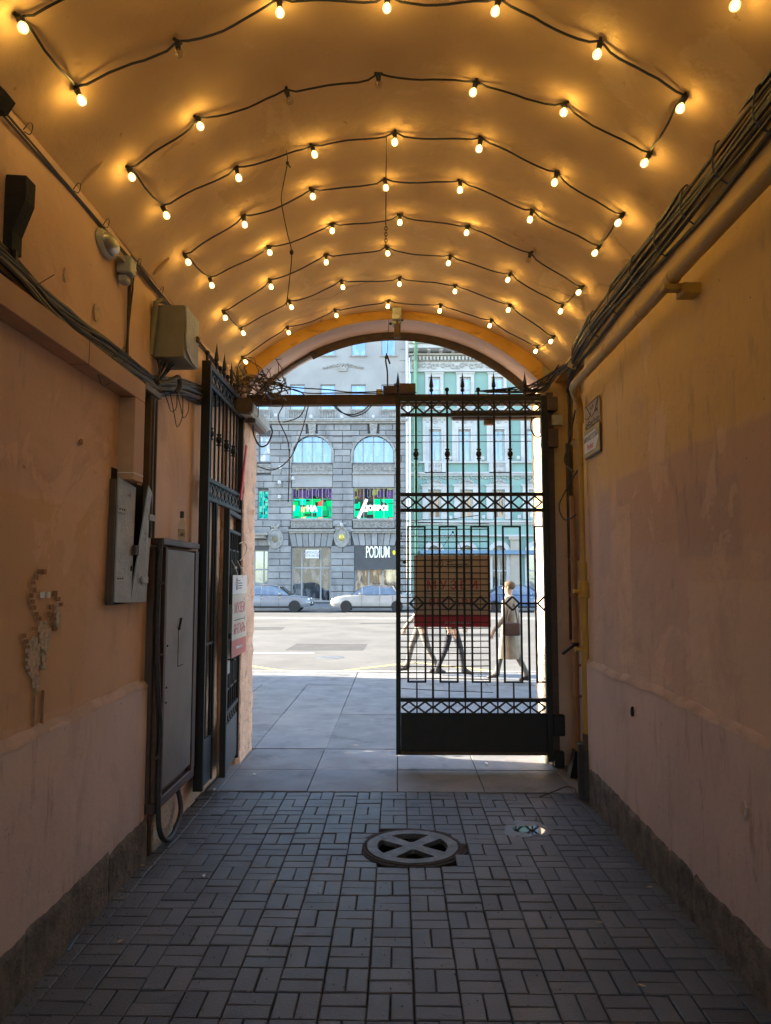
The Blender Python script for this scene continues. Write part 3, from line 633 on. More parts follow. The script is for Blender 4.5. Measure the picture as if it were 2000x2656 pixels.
# zigzag: rows joined alternately on the left and on the right, as the links between rows show
def joinp(a, b):
    return [vclamp(a.lerp(b, t)+Vector((-.02*math.copysign(1, a.x), 0, -.035*math.sin(t*PI)))) for t in (.12, .35, .6, .85)]
seq = []
for i in range(0, 9):
    if i in (1, 3, 5, 7): seq += lines[i]
    else: seq += lines[i][::-1]
    if i < 8:
        a = seq[-1]; b = (lines[i+1][0] if i+1 in (1, 3, 5, 7) else lines[i+1][-1]); seq += joinp(a, b)
seq += [vclamp(seq[-1]+Vector((-.07, .12, -.05))), Vector((XL+.06, 7.15, 3.75))]
MB().tube([p+Vector((wob(.0015), wob(.002), wob(.001))) for p in seq], .0058, 6).build('cable', 'cable_black', sl, smooth=True)
# loose wires hanging from the crown
def hang(px, pts, label, r=.003, knots=()):
    P = []
    base = hit_vault(px[0]*S, px[1]*S, .02)
    for (x, y) in pts: P.append(hit_vault(x*S, y*S, .03) if (x, y) == pts[0] else atY(x*S, y*S, base.y))
    return base, P
hw = empty('hanging_wire', hit_vault(619*S, 325*S, .02), 0, 'thin dark wire hanging from the vault left of centre with a knot halfway', 'wire')
Yh = hit_vault(619*S, 325*S, .02).y
P1 = [hit_vault(619*S, 325*S, .02)]+[atY(x*S, y*S, Yh+.0) for x, y in ((621, 352), (612, 400), (608, 435), (620, 500), (630, 545), (626, 600), (619, 660))]
MB().tube(smoothpath(P1, 5), .0032, 5).build('wire', 'cable_black', hw, smooth=True)
MB().ball(P1[1], .011, 8, 5).tube([P1[1], P1[1]+Vector((.02, 0, -.03))], .004).build('knot', 'cable_black', hw); MB().ball(P1[5], .012, 8, 5, (1, 1, 1.5)).build('knot', 'cable_black', hw)
ring_p = P1[0]+Vector((0, 0, -.012))
hw2 = empty('hanging_wire', hit_vault(835*S, 292*S, .02), 0, 'dark wire with chain links hanging at the middle of the vault', 'wire')
Y2 = hit_vault(835*S, 292*S, .02).y
P2 = [hit_vault(835*S, 292*S, .02)]+[atY(x*S, y*S, Y2) for x, y in ((835, 330), (834, 380), (834, 430), (833, 485))]
MB().tube(smoothpath(P2, 4), .0032, 5).build('wire', 'cable_black', hw2, smooth=True)
mb = MB()
for k in range(7):
    c = atY(834*S, (487+k*6.5)*S, Y2); a = .008; t_ = [(c.x+(a*math.cos(q) if k % 2 else 0), c.y+(0 if k % 2 else a*math.cos(q)), c.z+.014*math.sin(q)) for q in [2*PI*i/8 for i in range(9)]]
    mb.tube(t_, .0025, 4)
mb.build('chain', 'cable_black', hw2)
cordp = [atY(x*S, y*S, 7.2) for x, y in ((840, 690), (838, 740), (836, 768))]
hc = empty('hanging_cable', cordp[0], 0, 'black cable hanging in the arch opening above the gate beam', 'cable')
MB().tube(smoothpath(cordp, 4), .003, 5).build('wire', 'cable_black', hc, smooth=True)
p_ = cordp[-1]
MB().tube(smoothpath([p_+Vector((0, 0, .02)), p_+Vector((-.012, 0, -.05)), p_+Vector((.004, 0, -.16)), p_+Vector((.006, .05, -.3)), (p_.x+.004, 7.40, 3.69)], 5), .008, 6).tube([p_, p_+Vector((.03, 0, -.085))], .009, 6).ball(p_+Vector((-.008, 0, -.02)), .016, 8, 6).build('tail', 'cable_black', hc, smooth=True)

# ================================================================== STEEL IN THE OPENING
fr = empty('arch_frame', (OC, 7.75, ZO), 0, 'curved rusty steel frame under the arch of the opening', 'frame')
mb = MB(); vs = []; fs = []; n0 = 0
afr = [(x, z) for (x, z) in arch_pts(-.004)]
sel = [p for p in afr if p[0] > -.95]
for (x, z) in sel:
    d = Vector((x-OC, z-OZC)).normalized()
    for (t, y) in ((0, 7.70), (.085, 7.70), (.085, 7.712), (.014, 7.712), (.014, 7.80), (0, 7.80)): vs.append((x-d.x*t, y, z-d.y*t))
for i in range(len(sel)-1):
    for k in range(6): fs.append((i*6+k, (i+1)*6+k, (i+1)*6+(k+1) % 6, i*6+(k+1) % 6))
fs.append(tuple(range(6))); fs.append(tuple((len(sel)-1)*6+k for k in range(5, -1, -1)))
mb.add(vs, fs).build('steel_angle', 'rust_steel', fr)
mb = MB(); vs = []; fs = []; sel = [p for p in afr if p[0] <= -.90]
for (x, z) in sel:
    d = Vector((x-OC, z-OZC)).normalized()
    for (t, y) in ((0, 7.72), (.028, 7.72), (.028, 7.80), (0, 7.80)): vs.append((x-d.x*t, y, z-d.y*t))
for i in range(len(sel)-1):
    for k in range(4): fs.append((i*4+k, (i+1)*4+k, (i+1)*4+(k+1) % 4, i*4+(k+1) % 4))
mb.add(vs, fs).build('steel_strip', 'rust_steel', fr)
be = empty('gate_beam', (0, 7.45, 3.55), 0, 'brown steel beam across the opening behind the gate top', 'beam')
mb = MB(); mb.box(JL-.03, JR+.03, 7.41, 7.418, 3.548, 3.652).box(JL-.03, JR+.03, 7.419, 7.50, 3.548, 3.556).box(JL-.03, JR+.03, 7.419, 7.50, 3.644, 3.652)
mb.build('channel', 'beam_brown', be)
MB().cbox(-.14, -.02, 7.36, 7.52, 3.653, 3.73, .006).build('bracket', 'beam_brown', be); MB().cbox(-.03, .19, 7.36, 7.52, 3.655, 3.755, .006).build('lock_box', 'frame_brown', be)
MB().cbox(-.21, -.145, 7.38, 7.45, 3.653, 3.70, .006).build('terminal_box', 'pipe_overpaint', be)
op = empty('gate_operator', (1.0, 7.42, 3.4), 0, 'dark gate closer arm behind the right gate under the beam', 'gate motor')
MB().cbox(.56, 1.40, 7.36, 7.46, 3.385, 3.475, .012).build('housing', 'frame_brown', op); MB().cbox(.88, .98, 7.38, 7.44, 3.33, 3.384, .01).build('arm_bracket', 'conduit_brown', op)
MB().tube([(.60, 7.41, 3.44), (.55, 7.41, 3.43)], .045, 12).build('end_cap', 'frame_brown', op); MB().bar((1.39, 7.40, 3.43), (1.50, 7.34, 3.44), .05, .07).build('hinge_arm', 'frame_brown', op)
ol = empty('gate_operator', (-1.48, 7.0, 3.45), 0, 'grey gate motor casing beside the open left gate', 'gate motor')
p0, p1 = atX(622*1.0, 1046, -1.50), atX(668, 1092, -1.50)
zz = 3.46
mb = MB(); prof = [(-.075, -.06), (.05, -.075), (.075, -.05), (.08, .03), (.05, .07), (-.06, .075), (-.08, .05)]
mb.prism([(-1.485+a, zz+b) for a, b in prof], 'y', 7.12, 8.02).build('housing', 'metal_grey', ol)
MB().prism([(-1.485+a*1.06, zz+b*1.06) for a, b in prof], 'y', 7.05, 7.117).build('end_cap', 'rust_steel', ol)
MB().box(-1.50, -1.42, 7.3, 7.9, 3.34, 3.384).build('bracket', 'frame_brown', ol)
MB().tube(smoothpath([(-1.48, 7.5, 3.40), (-1.46, 7.42, 3.25), (-1.40, 7.45, 3.13), (-1.33, 7.5, 3.16), (-1.30, 7.6, 3.30), (-1.34, 7.7, 3.39)], 6), .009, 6).build('cable', 'cable_black', ol, smooth=True)
MB().tube([(-1.485, 7.13, 3.53), (-1.39, 7.3, 3.51), (-1.40, 7.32, 3.40)], .006, 5).build('strap', 'cable_black', ol)
# camera on the crown of the arch
sv = empty('surveillance_camera', (.02, 7.22, 4.42), 0, 'grey camera housing hung at the crown of the arch', 'camera')
MB().cbox(-.045, .045, 7.16, 7.27, 4.30, 4.475, .006).build('mount_plate', 'metal_grey', sv); MB().cbox(-.05, .05, 7.13, 7.25, 4.335, 4.40, .01).build('housing', 'metal_grey', sv)
MB().tube([(.005, 7.19, 4.335), (.005, 7.18, 4.18)], .032, 14).tube([(.005, 7.18, 4.19), (.005, 7.18, 4.165)], .036, 14).build('barrel', 'rust_steel', sv, smooth=True)
MB().tube([(-.05, 7.18, 4.31), (-.075, 7.18, 4.31)], .014, 8).ball((.055, 7.18, 4.345), .012).build('knob', 'gate_black', sv)

# ================================================================== GATES
GZ = dict(bot=.122, kick=.509, b2=.649, b2b=.613, meb=.791, met=2.293, m1=2.429, m2=2.463, m3=2.584, m4=2.618, t1=3.375, t2=3.406, t3=3.526, t4=3.577)
def diamonds(root, x0, cell, n, z0, z1, th=.017, mat='gate_grille', name='diamond'):
    zc = (z0+z1)/2; hh = (z1-z0)/2; hw = cell/2-.008
    mb = MB()
    P = [(-hw, 0), (0, hh), (hw, 0), (0, -hh)]
    for i in range(4): a, b = P[i], P[(i+1) % 4]; mb.bar((a[0], 0, a[1]), (b[0], 0, b[1]), th, .012, up=(0, 1, 0))
    me = mesh_of(mb, name, mat)
    for k in range(n):
        o = link(name, me, None, root); o.location = (x0+cell*(k+.5), 0, zc)
def spike(root, x, z, tall=True):
    if tall: mb = MB().lathe([(.008, 0), (.008, .045), (.016, .052), (.019, .065), (.016, .078), (.010, .084), (.021, .100), (.020, .115), (.00001, .255)], 8, Matrix.Translation((x, 0, z)))
    else: mb = MB().lathe([(.012, 0), (.012, .05), (.014, .052)], 8, Matrix.Translation((x, 0, z))).ball((x, 0, z+.070), .022, 10, 8)
    mb.build('spike' if tall else 'ball_finial', 'gate_black', root, smooth=True)
def collar(root, x, z):
    MB().lathe([(.010, -.055), (.021, -.052), (.023, -.042), (.012, -.034), (.018, -.028), (.027, -.012), (.028, 0), (.027, .012), (.018, .028), (.012, .034), (.023, .042), (.021, .052), (.010, .055)], 10, Matrix.Translation((x, 0, z))).build('collar', 'gate_black', root, smooth=True)
def gate(root, W, kind):
    G = 'gate_black'; HS = .03 if kind == 'mesh' else .037; cell = (W-.045-.055)/9; xb = [.045+cell*i for i in range(10)]
    MB().cbox(0, .045, -HS, HS, GZ['bot'], GZ['t4'], .003).build('stile', G, root); MB().cbox(W-.055, W, -.03, .03, GZ['bot']-.06, GZ['t4'], .003).build('stile', G, root)
    def rail(z0, z1, a=.046, b=W-.056, nm='rail'): MB().cbox(a, b, -.022, .022, z0, z1, .002).build(nm, G, root)
    rail(GZ['t3'], GZ['t4']-.002); rail(GZ['t1'], GZ['t2']); rail(GZ['m3'], GZ['m4']); rail(GZ['m1'], GZ['m2'])
    diamonds(root, .045, cell, 9, GZ['t2'], GZ['t3']); diamonds(root, .045, cell, 9, GZ['m2'], GZ['m3'])
    for i in range(1, 9):
        MB().box(xb[i]-.010, xb[i]+.010, -.008, .008, GZ['m4'], GZ['t1']).build('bar', G, root)
        MB().box(xb[i]-.010, xb[i]+.010, -.007, .007, GZ['t2'], GZ['t3']).build('bar', G, root)
        MB().box(xb[i]-.010, xb[i]+.010, -.007, .007, GZ['m2'], GZ['m3']).build('bar', G, root)
        if i % 2: collar(root, xb[i], 3.0)
        spike(root, xb[i], GZ['t4']-.002, i % 2 == 0) if i > 1 else None
    spike(root, .022, GZ['t4'], True) if kind == 'mesh' else spike(root, .022, GZ['t4'], False)
    if kind == 'mesh':
        rail(GZ['b2b'], GZ['b2']); diamonds(root, .045, cell, 9, GZ['kick'], GZ['b2b'])
        MB().cbox(.046, W-.056, -.012, .012, GZ['bot']+.028, GZ['kick'], .003).build('kick_plate', G, root)
        MB().cbox(.0, W-.056, -.025, .025, GZ['bot']-.002, GZ['bot']+.026, .003).build('bottom_rail', 'rust_steel', root)
        rw = .083
        for i in range(1, 9):
            MB().box(xb[i]-.007, xb[i]+.007, -.007, .007, GZ['kick'], GZ['b2b']).build('bar', G, root)
            if i % 2 == 0: MB().box(xb[i]-.010, xb[i]+.010, -.008, .008, GZ['b2'], GZ['m1']).build('bar', G, root)
            else:
                MB().box(xb[i]-.007, xb[i]+.007, -.007, .007, GZ['met'], GZ['m1']).build('bar', G, root); MB().box(xb[i]-.007, xb[i]+.007, -.007, .007, GZ['b2'], GZ['meb']).build('bar', G, root)
        for i in (1, 3, 5, 7, 9):
            x = xb[i]; m = MB(); z0, z1 = GZ['meb'], GZ['met']; t = .009
            m.box(x-rw-t, x-rw+t, -.009, .009, z0, z1)
            xr = x+rw if i < 9 else W-.06
            if i < 9: m.box(x+rw-t, x+rw+t, -.009, .009, z0, z1)
            m.box(x-rw+t, xr-(t if i < 9 else 0), -.009, .009, z0, z0+.016).box(x-rw+t, xr-(t if i < 9 else 0), -.009, .009, z1-.016, z1)
            m.build('meander', G, root)
        zc = 1.544; hd = .066
        for i in (1, 3, 5, 7, 9):
            m = MB(); P = [(-hd, 0), (0, hd), (hd, 0), (0, -hd)]
            for q in range(4):
                a, b = P[q], P[(q+1) % 4]
                if i == 9 and max(a[0], b[0]) > .01: continue
                m.bar((xb[i]+a[0], 0, zc+a[1]), (xb[i]+b[0], 0, zc+b[1]), .018, .012, up=(0, 1, 0))
            m.build('diamond', 'gate_grille', root)
        for i in (1, 3, 5, 7): MB().box(xb[i]+hd, xb[i+2]-hd, -.007, .007, zc-.009, zc+.009).build('cross_bar', G, root)
        # welded wire panel on the street side
        x1 = xb[5]+rw+.01; ym = .014; k = 0
        z = GZ['met']-.035
        while z > .80:
            a, b = wob(.005), wob(.005); m = MB().tube([(.01, ym, z+a), (x1*.5, ym+wob(.002), z+wob(.004)), (x1, ym, z+b)], .0055, 5); m.build('grid_wire', 'gate_grille', root); z -= .0597; k += 1
        for i in (1, 3, 5): MB().tube([(xb[i], ym+.008, GZ['meb']+.02), (xb[i]+.004, ym+.008, GZ['met']-.02)], .004, 5).build('grid_wire', 'gate_grille', root)
        MB().tube([(.05, .01, 2.345), (x1*.6, .01, 2.36), (xb[5], .01, 2.40)], .0035, 5).build('tie_wire', 'cable_black', root); MB().tube([(.05, .01, 2.335), (x1, .01, 2.315)], .0035, 5).build('tie_wire', 'cable_black', root)
        MB().tube([(.05, .01, .735), (x1*.6, .01, .71), (x1+.02, .01, .70)], .0035, 5).build('tie_wire', 'cable_black', root)
        MB().ball((.085, .015, 1.94), .018, 8, 6, (1.2, .6, .8)).build('wire_knot', 'cable_black', root)
    else:
        # narrow fixed strip, then the opening for the wicket
        xs_ = .36
        MB().cbox(.046, xs_, -.012, .012, GZ['bot']+.0, GZ['kick']-.02, .003).build('kick_plate', 'gate_plate', root)
        MB().cbox(xs_, xs_+.04, -.02, .02, GZ['bot'], GZ['m1'], .002).build('stile', G, root)
        for i in (1, 2): MB().box(xb[i]-.008, xb[i]+.008, -.008, .008, GZ['kick']-.02, GZ['m1']).build('bar', G, root)
        MB().box(.046, xs_, -.012, .012, 1.24, 1.262).build('cross_bar', G, root)
LOCAL = True
gr = empty('gate_leaf', (-.012, 7.20, 0), 0, 'closed black iron gate leaf on the right with wire grid and kick plate', 'gate', 'iron gate leaves of the archway')
gate(gr, 1.485, 'mesh')
gl_ = empty('gate_leaf', (-1.568, 5.94, 0), PI/2, 'black iron gate leaf folded open along the left wall', 'gate', 'iron gate leaves of the archway')
gate(gl_, 1.40, 'wicket')
# wicket door in the left leaf, standing a little proud
wk = empty('wicket_door', (-1.565, 7.32, 0), -PI/2+.085, 'narrow iron wicket door in the open left gate, standing ajar', 'gate')
WW = .90
for a, b in ((0, .05), (WW-.05, WW)): MB().cbox(a, b, -.025, .025, .10, 2.40, .003).build('stile', 'gate_black', wk)
for z0, z1 in ((2.36, 2.40), (.60, .635), (2.20, 2.225)): MB().cbox(.051, WW-.051, -.02, .02, z0, z1, .002).build('rail', 'gate_black', wk)
MB().cbox(.051, WW-.051, -.012, .012, .10, .50, .003).build('kick_plate', 'gate_plate', wk)
cw = (WW-.10)/6
for i in range(1, 6): MB().box(.05+cw*i-.008, .05+cw*i+.008, -.008, .008, .635, 2.20).build('bar', 'gate_black', wk)
for k in range(6):
    mb = MB(); zc, hh, hw_ = .55, .05, cw/2-.004; P = [(-hw_, 0), (0, hh), (hw_, 0), (0, -hh)]
    for q in range(4): mb.bar((.05+cw*(k+.5)+P[q][0], 0, zc+P[q][1]), (.05+cw*(k+.5)+P[(q+1) % 4][0], 0, zc+P[(q+1) % 4][1]), .016, .010, up=(0, 1, 0))
    mb.build('diamond', 'gate_grille', wk)
for i in (1, 3, 5):
    x = .05+cw*i; m = MB(); m.box(x-.085, x-.070, -.009, .009, .80, 2.05).box(x+.070, x+.085, -.009, .009, .80, 2.05).box(x-.07, x+.07, -.009, .009, .80, .815).box(x-.07, x+.07, -.009, .009, 2.035, 2.05); m.build('meander', 'gate_black', wk)
MB().box(.60, WW-.052, -.018, .018, 1.30, 1.55).build('lock_plate', 'metal_grey', wk)
MB().box(.66, WW-.052, -.017, .017, .95, 1.25).build('lock_plate', 'metal_grey', wk)
MB().tube(smoothpath([(.80, .02, 1.08), (.80, .07, 1.08), (.72, .07, 1.07)], 4), .008, 6).build('handle', 'gate_black', wk, smooth=True)
LOCAL = False
# hinge blocks on the right wall, steel column
hb = empty('gate_hinge_post', (1.52, 7.26, 0), 0, 'brown steel hinge column beside the right gate', 'post')
MB().cbox(1.475, 1.545, 7.225, 7.292, 0.0, 3.62, .004).build('column', 'beam_brown', hb)
for z0, z1 in ((3.42, 3.56), (3.06, 3.24)): MB().cbox(1.474, 1.575, 7.15, 7.222, z0, z1, .006).build('hinge_block', 'frame_brown', hb)
MB().cbox(1.474, 1.585, 7.16, 7.223, .30, .50, .01).build('hinge_block', 'gate_black', hb); MB().cbox(1.48, 1.57, 7.15, 7.22, .012, .16, .006).build('floor_bolt', 'gate_black', hb)
MB().box(1.52, 1.62, 7.16, 7.20, 3.28, 3.38).build('bracket', 'metal_grey', hb)
gs = MB(); prof = [(.10, 0), (.095, .45), (.09, .85), (.085, 1.05), (.06, 1.12), (.00001, 1.14)]
gs.lathe(prof, 14, Matrix.Translation((1.505, 7.42, 0)) @ Matrix.Diagonal((.9, .8, 1, 1)))
o = gs.build('guard_stone', 'granite_plinth', smooth=True); tag(o, 'rough brown guard stone at the foot of the right jamb', 'stone')

# ------------------------------------------------------------------ signs on the gates
def Rframe(origin, xdir, ydir):
    x, y = Vector(xdir).normalized(), Vector(ydir).normalized(); z = x.cross(y)
    return Matrix.Translation(origin) @ Matrix((x, y, z)).transposed().to_4x4()
sg = empty('museum_sign', (.54, 7.24, 1.32), 0, 'tan museum sign with a dark red foot behind the right gate grid', 'sign')
x0, x1, z0, z1 = .165, .905, 1.315, 2.01; yf = 7.232
MB().cbox(x0, x1, yf, yf+.045, z0+.12, z1, .003).build('board', 'cardboard', sg); MB().cbox(x0, x1, yf, yf+.045, z0, z0+.118, .003).build('red_foot', 'sign_red', sg)
def TM(x, z): return Rframe((x, yf-.0012, z), (1, 0, 0), (0, 0, 1))
text_mesh('lettering', 'МУЗЕЙ', .115, 'ink_red', sg, TM(.535, 1.715), space=1.45, bold=.001, depth=.001); text_mesh('lettering', 'ЯНТАРЬ', .105, 'ink_red', sg, TM(.535, 1.545), space=1.15, bold=.001, depth=.001)
def strokes(root, mat, w0, w1, z, h, place, n):
    mb = MB(); a = w0; rs_ = random.Random(int(z*1000))
    while a < w1:
        l = (w1-w0)/n*rs_.uniform(.5, .9); place(mb, a, min(a+l, w1), z-h/2*rs_.uniform(.7, 1), z+h/2); a += (w1-w0)/n
    mb.build('small_print', mat, root)
sp_ = lambda mb, a, b, z0, z1: mb.box(a, b, yf-.0015, yf-.0004, z0, z1)
strokes(sg, 'sign_white', .46, .72, 1.36, .018, sp_, 15)
mb = MB()
for rr in (.040, .034):
    pass
mb.tube([(.405+.040*math.cos(a), yf-.001, 1.925+.040*math.sin(a)) for a in [2*PI*i/24 for i in range(25)]], .003, 4)
mb.tube([(.385, yf-.001, 1.905), (.40, yf-.001, 1.935), (.405, yf-.001, 1.905)], .004, 4).tube([(.41, yf-.001, 1.90), (.425, yf-.001, 1.94)], .004, 4).ball((.412, yf-.001, 1.942), .007, 6, 4); mb.build('emblem', 'ink_dark', sg)
strokes(sg, 'ink_dark', .485, .55, 1.945, .012, sp_, 5); strokes(sg, 'ink_dark', .485, .70, 1.920, .012, sp_, 17)
MB().box(.485, .70, yf-.0015, yf-.0005, 1.884, 1.888).build('lettering_rule', 'ink_dark', sg)
MB().box(.27, .80, yf-.0015, yf-.0005, 1.632, 1.637).build('arrow_line', 'ink_dark', sg)
k_ = Vector((.545, 7.225, 2.235)); MB().tube([k_, (.39, yf+.02, z1)], .0025, 5).tube([k_, (.66, yf+.02, z1)], .0025, 5).ball(k_, .012, 7, 5).build('cord', 'cable_black', sg)
ps = empty('museum_poster', (-1.47, 6.9, 1.1), 0, 'white and beige museum poster with coral foot hanging on the wicket door', 'sign')
xp = -1.445; ya, yb = 6.52, 7.13; zt, zb = 1.815, 1.09
def pq(ma, z0, z1, nm): MB().box(xp-.003, xp, ya, yb, z0, z1).build(nm, ma, ps)
pq('sign_white', zt-.17, zt, 'head'); pq('sign_beige', zb+.15, zt-.171, 'sheet'); pq('sign_coral', zb, zb+.149, 'foot')
def TP(y, z): return Rframe((xp+.0008, y, z), (0, 1, 0), (0, 0, 1))
text_mesh('lettering', 'МУЗЕЙ', .135, 'ink_red', ps, TP(6.83, 1.515), depth=.0005); text_mesh('lettering', 'ЯНТАРЬ', .125, 'ink_red', ps, TP(6.83, 1.325), depth=.0005); strokes(ps, 'sign_white', 6.70, 6.96, 1.165, .024, lambda mb, a, b, z0, z1: mb.box(xp+.0003, xp+.0012, a, b, z0, z1), 11)
MB().box(xp+.0003, xp+.001, 6.60, 7.02, 1.410, 1.417).add([(xp+.001, 7.02, 1.414), (xp+.001, 7.07, 1.445), (xp+.001, 7.05, 1.414), (xp+.001, 7.07, 1.383)], [(0, 1, 2, 3)]).build('arrow', 'ink_dark', ps)
MB().tube([(xp+.001, 6.68+.03*math.cos(a), 1.735+.05*math.sin(a)) for a in [2*PI*i/20 for i in range(21)]], .003, 4).build('emblem', 'ink_dark', ps)
for q, (z, l) in enumerate(((1.765, .09), (1.742, .17), (1.719, .17), (1.697, .15))): MB().box(xp+.0003, xp+.001, 6.74, 6.74+l, z-.004, z+.004).build('lettering_rule', 'ink_dark', ps)
for y in (6.68, 6.92): MB().tube([(xp-.001, y, 1.79), (xp+.006, y, 1.83), (xp-.02, y-.02, 1.90), (xp-.05, y, 1.95)], .004, 5).ball((xp-.01, y-.01, 1.88), .014, 7, 5).build('tie', 'paper_white', ps)
MB().tube(smoothpath([(xp-.03, 6.94, 1.95), (xp+.005, 7.02, 2.02), (xp+.0, 7.08, 2.10), (xp-.02, 7.02, 2.13), (xp-.04, 6.95, 2.11)], 4), .005, 5).build('tie', 'sign_beige', ps)
rd = MB().bar((-1.53, 7.18, 2.55), (-1.50, 7.27, 3.10), .012, .05); tag(rd.build('red_slat', 'sign_red'), 'red plastic slat stuck behind the bars of the open left gate', 'slat')

# ================================================================== LEFT WALL
def WL(px, py, off=0.0): return atX(px, py, XL+off)
def WR(px, py, off=0.0): return atX(px, py, XR-off)
# sheet-metal cabinet high on the wall
mc = empty('metal_cabinet', (XL, 5.0, 3.27), 0, 'khaki sheet metal cabinet high on the left wall', 'cabinet')
MB().cbox(XL+.004, -1.435, 4.85, 5.17, 3.275, 3.635, .004).build('case', 'box_khaki', mc)
dpts = [(4.85, 3.628), (5.17, 3.628), (5.17, 3.283), (5.02, 3.283), (4.885, 3.33), (4.86, 3.42), (4.875, 3.50), (4.853, 3.56)]
MB().prism(dpts, 'x', -1.432, -1.424).build('door', 'hatch_paint', mc); MB().cbox(-1.426, -1.405, 5.10, 5.14, 3.46, 3.50, .004).build('latch', 'rust_steel', mc)
MB().tube([(XL+.0, 4.82, 3.28), (XL+.03, 4.815, 3.64), (XL+.05, 4.86, 3.67)], .02, 8).build('conduit', 'box_khaki', mc, smooth=True)
# oval bulkhead lamp and junction box
bl = empty('bulkhead_lamp', (XL, 4.02, 3.62), 0, 'unlit oval bulkhead lamp with clouded lens high on the left wall', 'lamp')
MB().ball((XL+.01, 4.0, 3.665), .10, 16, 10, (.35, 1.35, .75)).build('body', 'metal_grey', bl, smooth=True); MB().ball((XL+.03, 4.0, 3.665), .078, 16, 10, (.62, 1.3, .72)).build('lens', 'lens_glass', bl, smooth=True)
MB().cbox(XL+.004, XL+.09, 4.17, 4.27, 3.58, 3.68, .006).build('ballast_box', 'metal_grey', bl); MB().cbox(XL+.004, XL+.06, 4.19, 4.27, 3.53, 3.578, .01).build('ballast_foot', 'metal_grey', bl)
MB().tube([(XL+.03, 4.12, 3.66), (XL+.05, 4.17, 3.645)], .012, 8).build('gland', 'metal_grey', bl)
# pink cable duct: horizontal run and drop
du = empty('cable_duct', (XL, 4.3, 2.4), 0, 'pink painted box duct running along the left wall and turning down', 'duct')
MB().cbox(XL+.002, XL+.10, YB+1, 4.46, 2.865, 2.985, .003).build('run', 'duct_pink', du); MB().cbox(XL+.002, XL+.10, 4.29, 4.46, 2.37, 2.863, .003).build('drop', 'duct_pink', du)
for y in (2.3, 3.62): MB().box(XL+.002, XL+.1015, y, y+.004, 2.864, 2.986).build('seam', 'frame_brown', du)
MB().box(XL+.002, XL+.1015, 4.289, 4.461, 2.408, 2.412).build('seam', 'paper_white', du)
MB().box(XL-.01, XL+.006, 4.2, 4.62, 2.33, 2.43).build('wall_hole', 'void', du)
wh = MB().box(XL-.02, XL+.006, 3.35, 3.52, 2.988, 3.10); tag(wh.build('wall_socket_hole', 'void'), 'small square black hole in the left wall above the duct', 'hole')
# old steel profile next to the duct
pf = empty('steel_profile', (XL, 4.8, 2.1), 0, 'tall grey steel profile on the left wall beside the painted hatch', 'profile')
MB().cbox(XL+.002, XL+.05, 4.72, 4.86, 2.05, 2.98, .003).build('upright', 'profile_dark', pf); MB().cbox(XL+.05, XL+.062, 4.745, 4.76, 2.05, 2.97, .002).cbox(XL+.05, XL+.062, 4.81, 4.825, 2.05, 2.97, .002).build('ridge', 'profile_dark', pf)
MB().cbox(XL+.002, XL+.07, 4.55, 4.86, 2.982, 3.025, .003).build('head', 'profile_dark', pf)
# painted double hatch, one leaf ajar
ht = empty('wall_hatch', (XL, 4.5, 1.65), 0, 'grey painted two-leaf steel hatch on the left wall, right leaf bent ajar', 'hatch')
hx = XL+.04
MB().box(XL+.001, XL+.012, 4.20, 4.80, 1.64, 2.38).build('recess', 'void', ht); MB().box(XL+.001, hx-.004, 4.185, 4.212, 1.64, 2.36).build('frame', 'rust_steel', ht)
l1 = MB().prism([(4.215, 1.655), (4.47, 1.645), (4.50, 2.345), (4.215, 2.375)], 'x', hx-.004, hx+.004).build('leaf', 'hatch_paint', ht)
mb = MB(); q = [(hx, 4.478, 1.645), (hx+.004, 4.74, 1.64), (hx+.012, 4.80, 2.33), (hx+.055, 4.585, 2.37)]
mb.add(q+[(x-.008, y, z) for x, y, z in q], [(0, 1, 2, 3), (7, 6, 5, 4), (0, 4, 5, 1), (1, 5, 6, 2), (2, 6, 7, 3), (3, 7, 4, 0)]); l2 = mb.build('leaf', 'hatch_paint', ht)
tag(l2, 'bent right leaf of the hatch')
for z in (1.79, 2.19):
    MB().cbox(hx+.0045, hx+.012, 4.20, 4.33, z-.022, z+.022, .003).build('hinge', 'hatch_paint', l1)
    for yy in (4.225, 4.26, 4.295): MB().ball((hx+.012, yy, z), .006, 6, 4).build('bolt', 'frame_brown', l1)
MB().cbox(hx+.012, hx+.03, 4.69, 4.80, 2.16, 2.20, .003).build('hinge', 'hatch_paint', l2); MB().cbox(hx+.008, hx+.02, 4.62, 4.73, 1.76, 1.80, .003).build('hinge', 'hatch_paint', l2)
MB().cbox(hx+.006, hx+.03, 4.455, 4.515, 1.93, 1.99, .003).build('hasp', 'rust_steel', ht)
for yy in (4.455, 4.495): MB().ball((hx+.006, yy, 1.85), .014, 8, 6, (.3, .7, 1.4)).build('pull_hole', 'void', ht)
# tall cabinet door in a brown frame
tc = empty('tall_cabinet', (XL, 5.4, .3), 0, 'tall grey steel cabinet door in a dark brown frame by the left gate', 'cabinet')
xc_ = XL+.05
MB().cbox(XL-.03, xc_, 4.875, 5.82, .34, 2.0, .006).build('case', 'frame_brown', tc); MB().cbox(XL, xc_+.038, 4.93, 5.84, 2.015, 2.06, .006).build('top_board', 'frame_brown', tc)
MB().cbox(XL, xc_+.03, 4.90, 5.84, .27, .338, .005).build('bottom_rail', 'frame_brown', tc)
MB().cbox(xc_-.0, xc_+.03, 4.90, 4.925, .34, 1.99, .004).build('frame_post', 'cable_brown', tc); MB().cbox(xc_-.0, xc_+.035, 5.0, 5.045, .34, 2.0, .004).build('frame_post', 'frame_brown', tc); MB().cbox(xc_-.0, xc_+.035, 5.74, 5.83, .34, 2.0, .004).build('frame_post', 'frame_brown', tc)
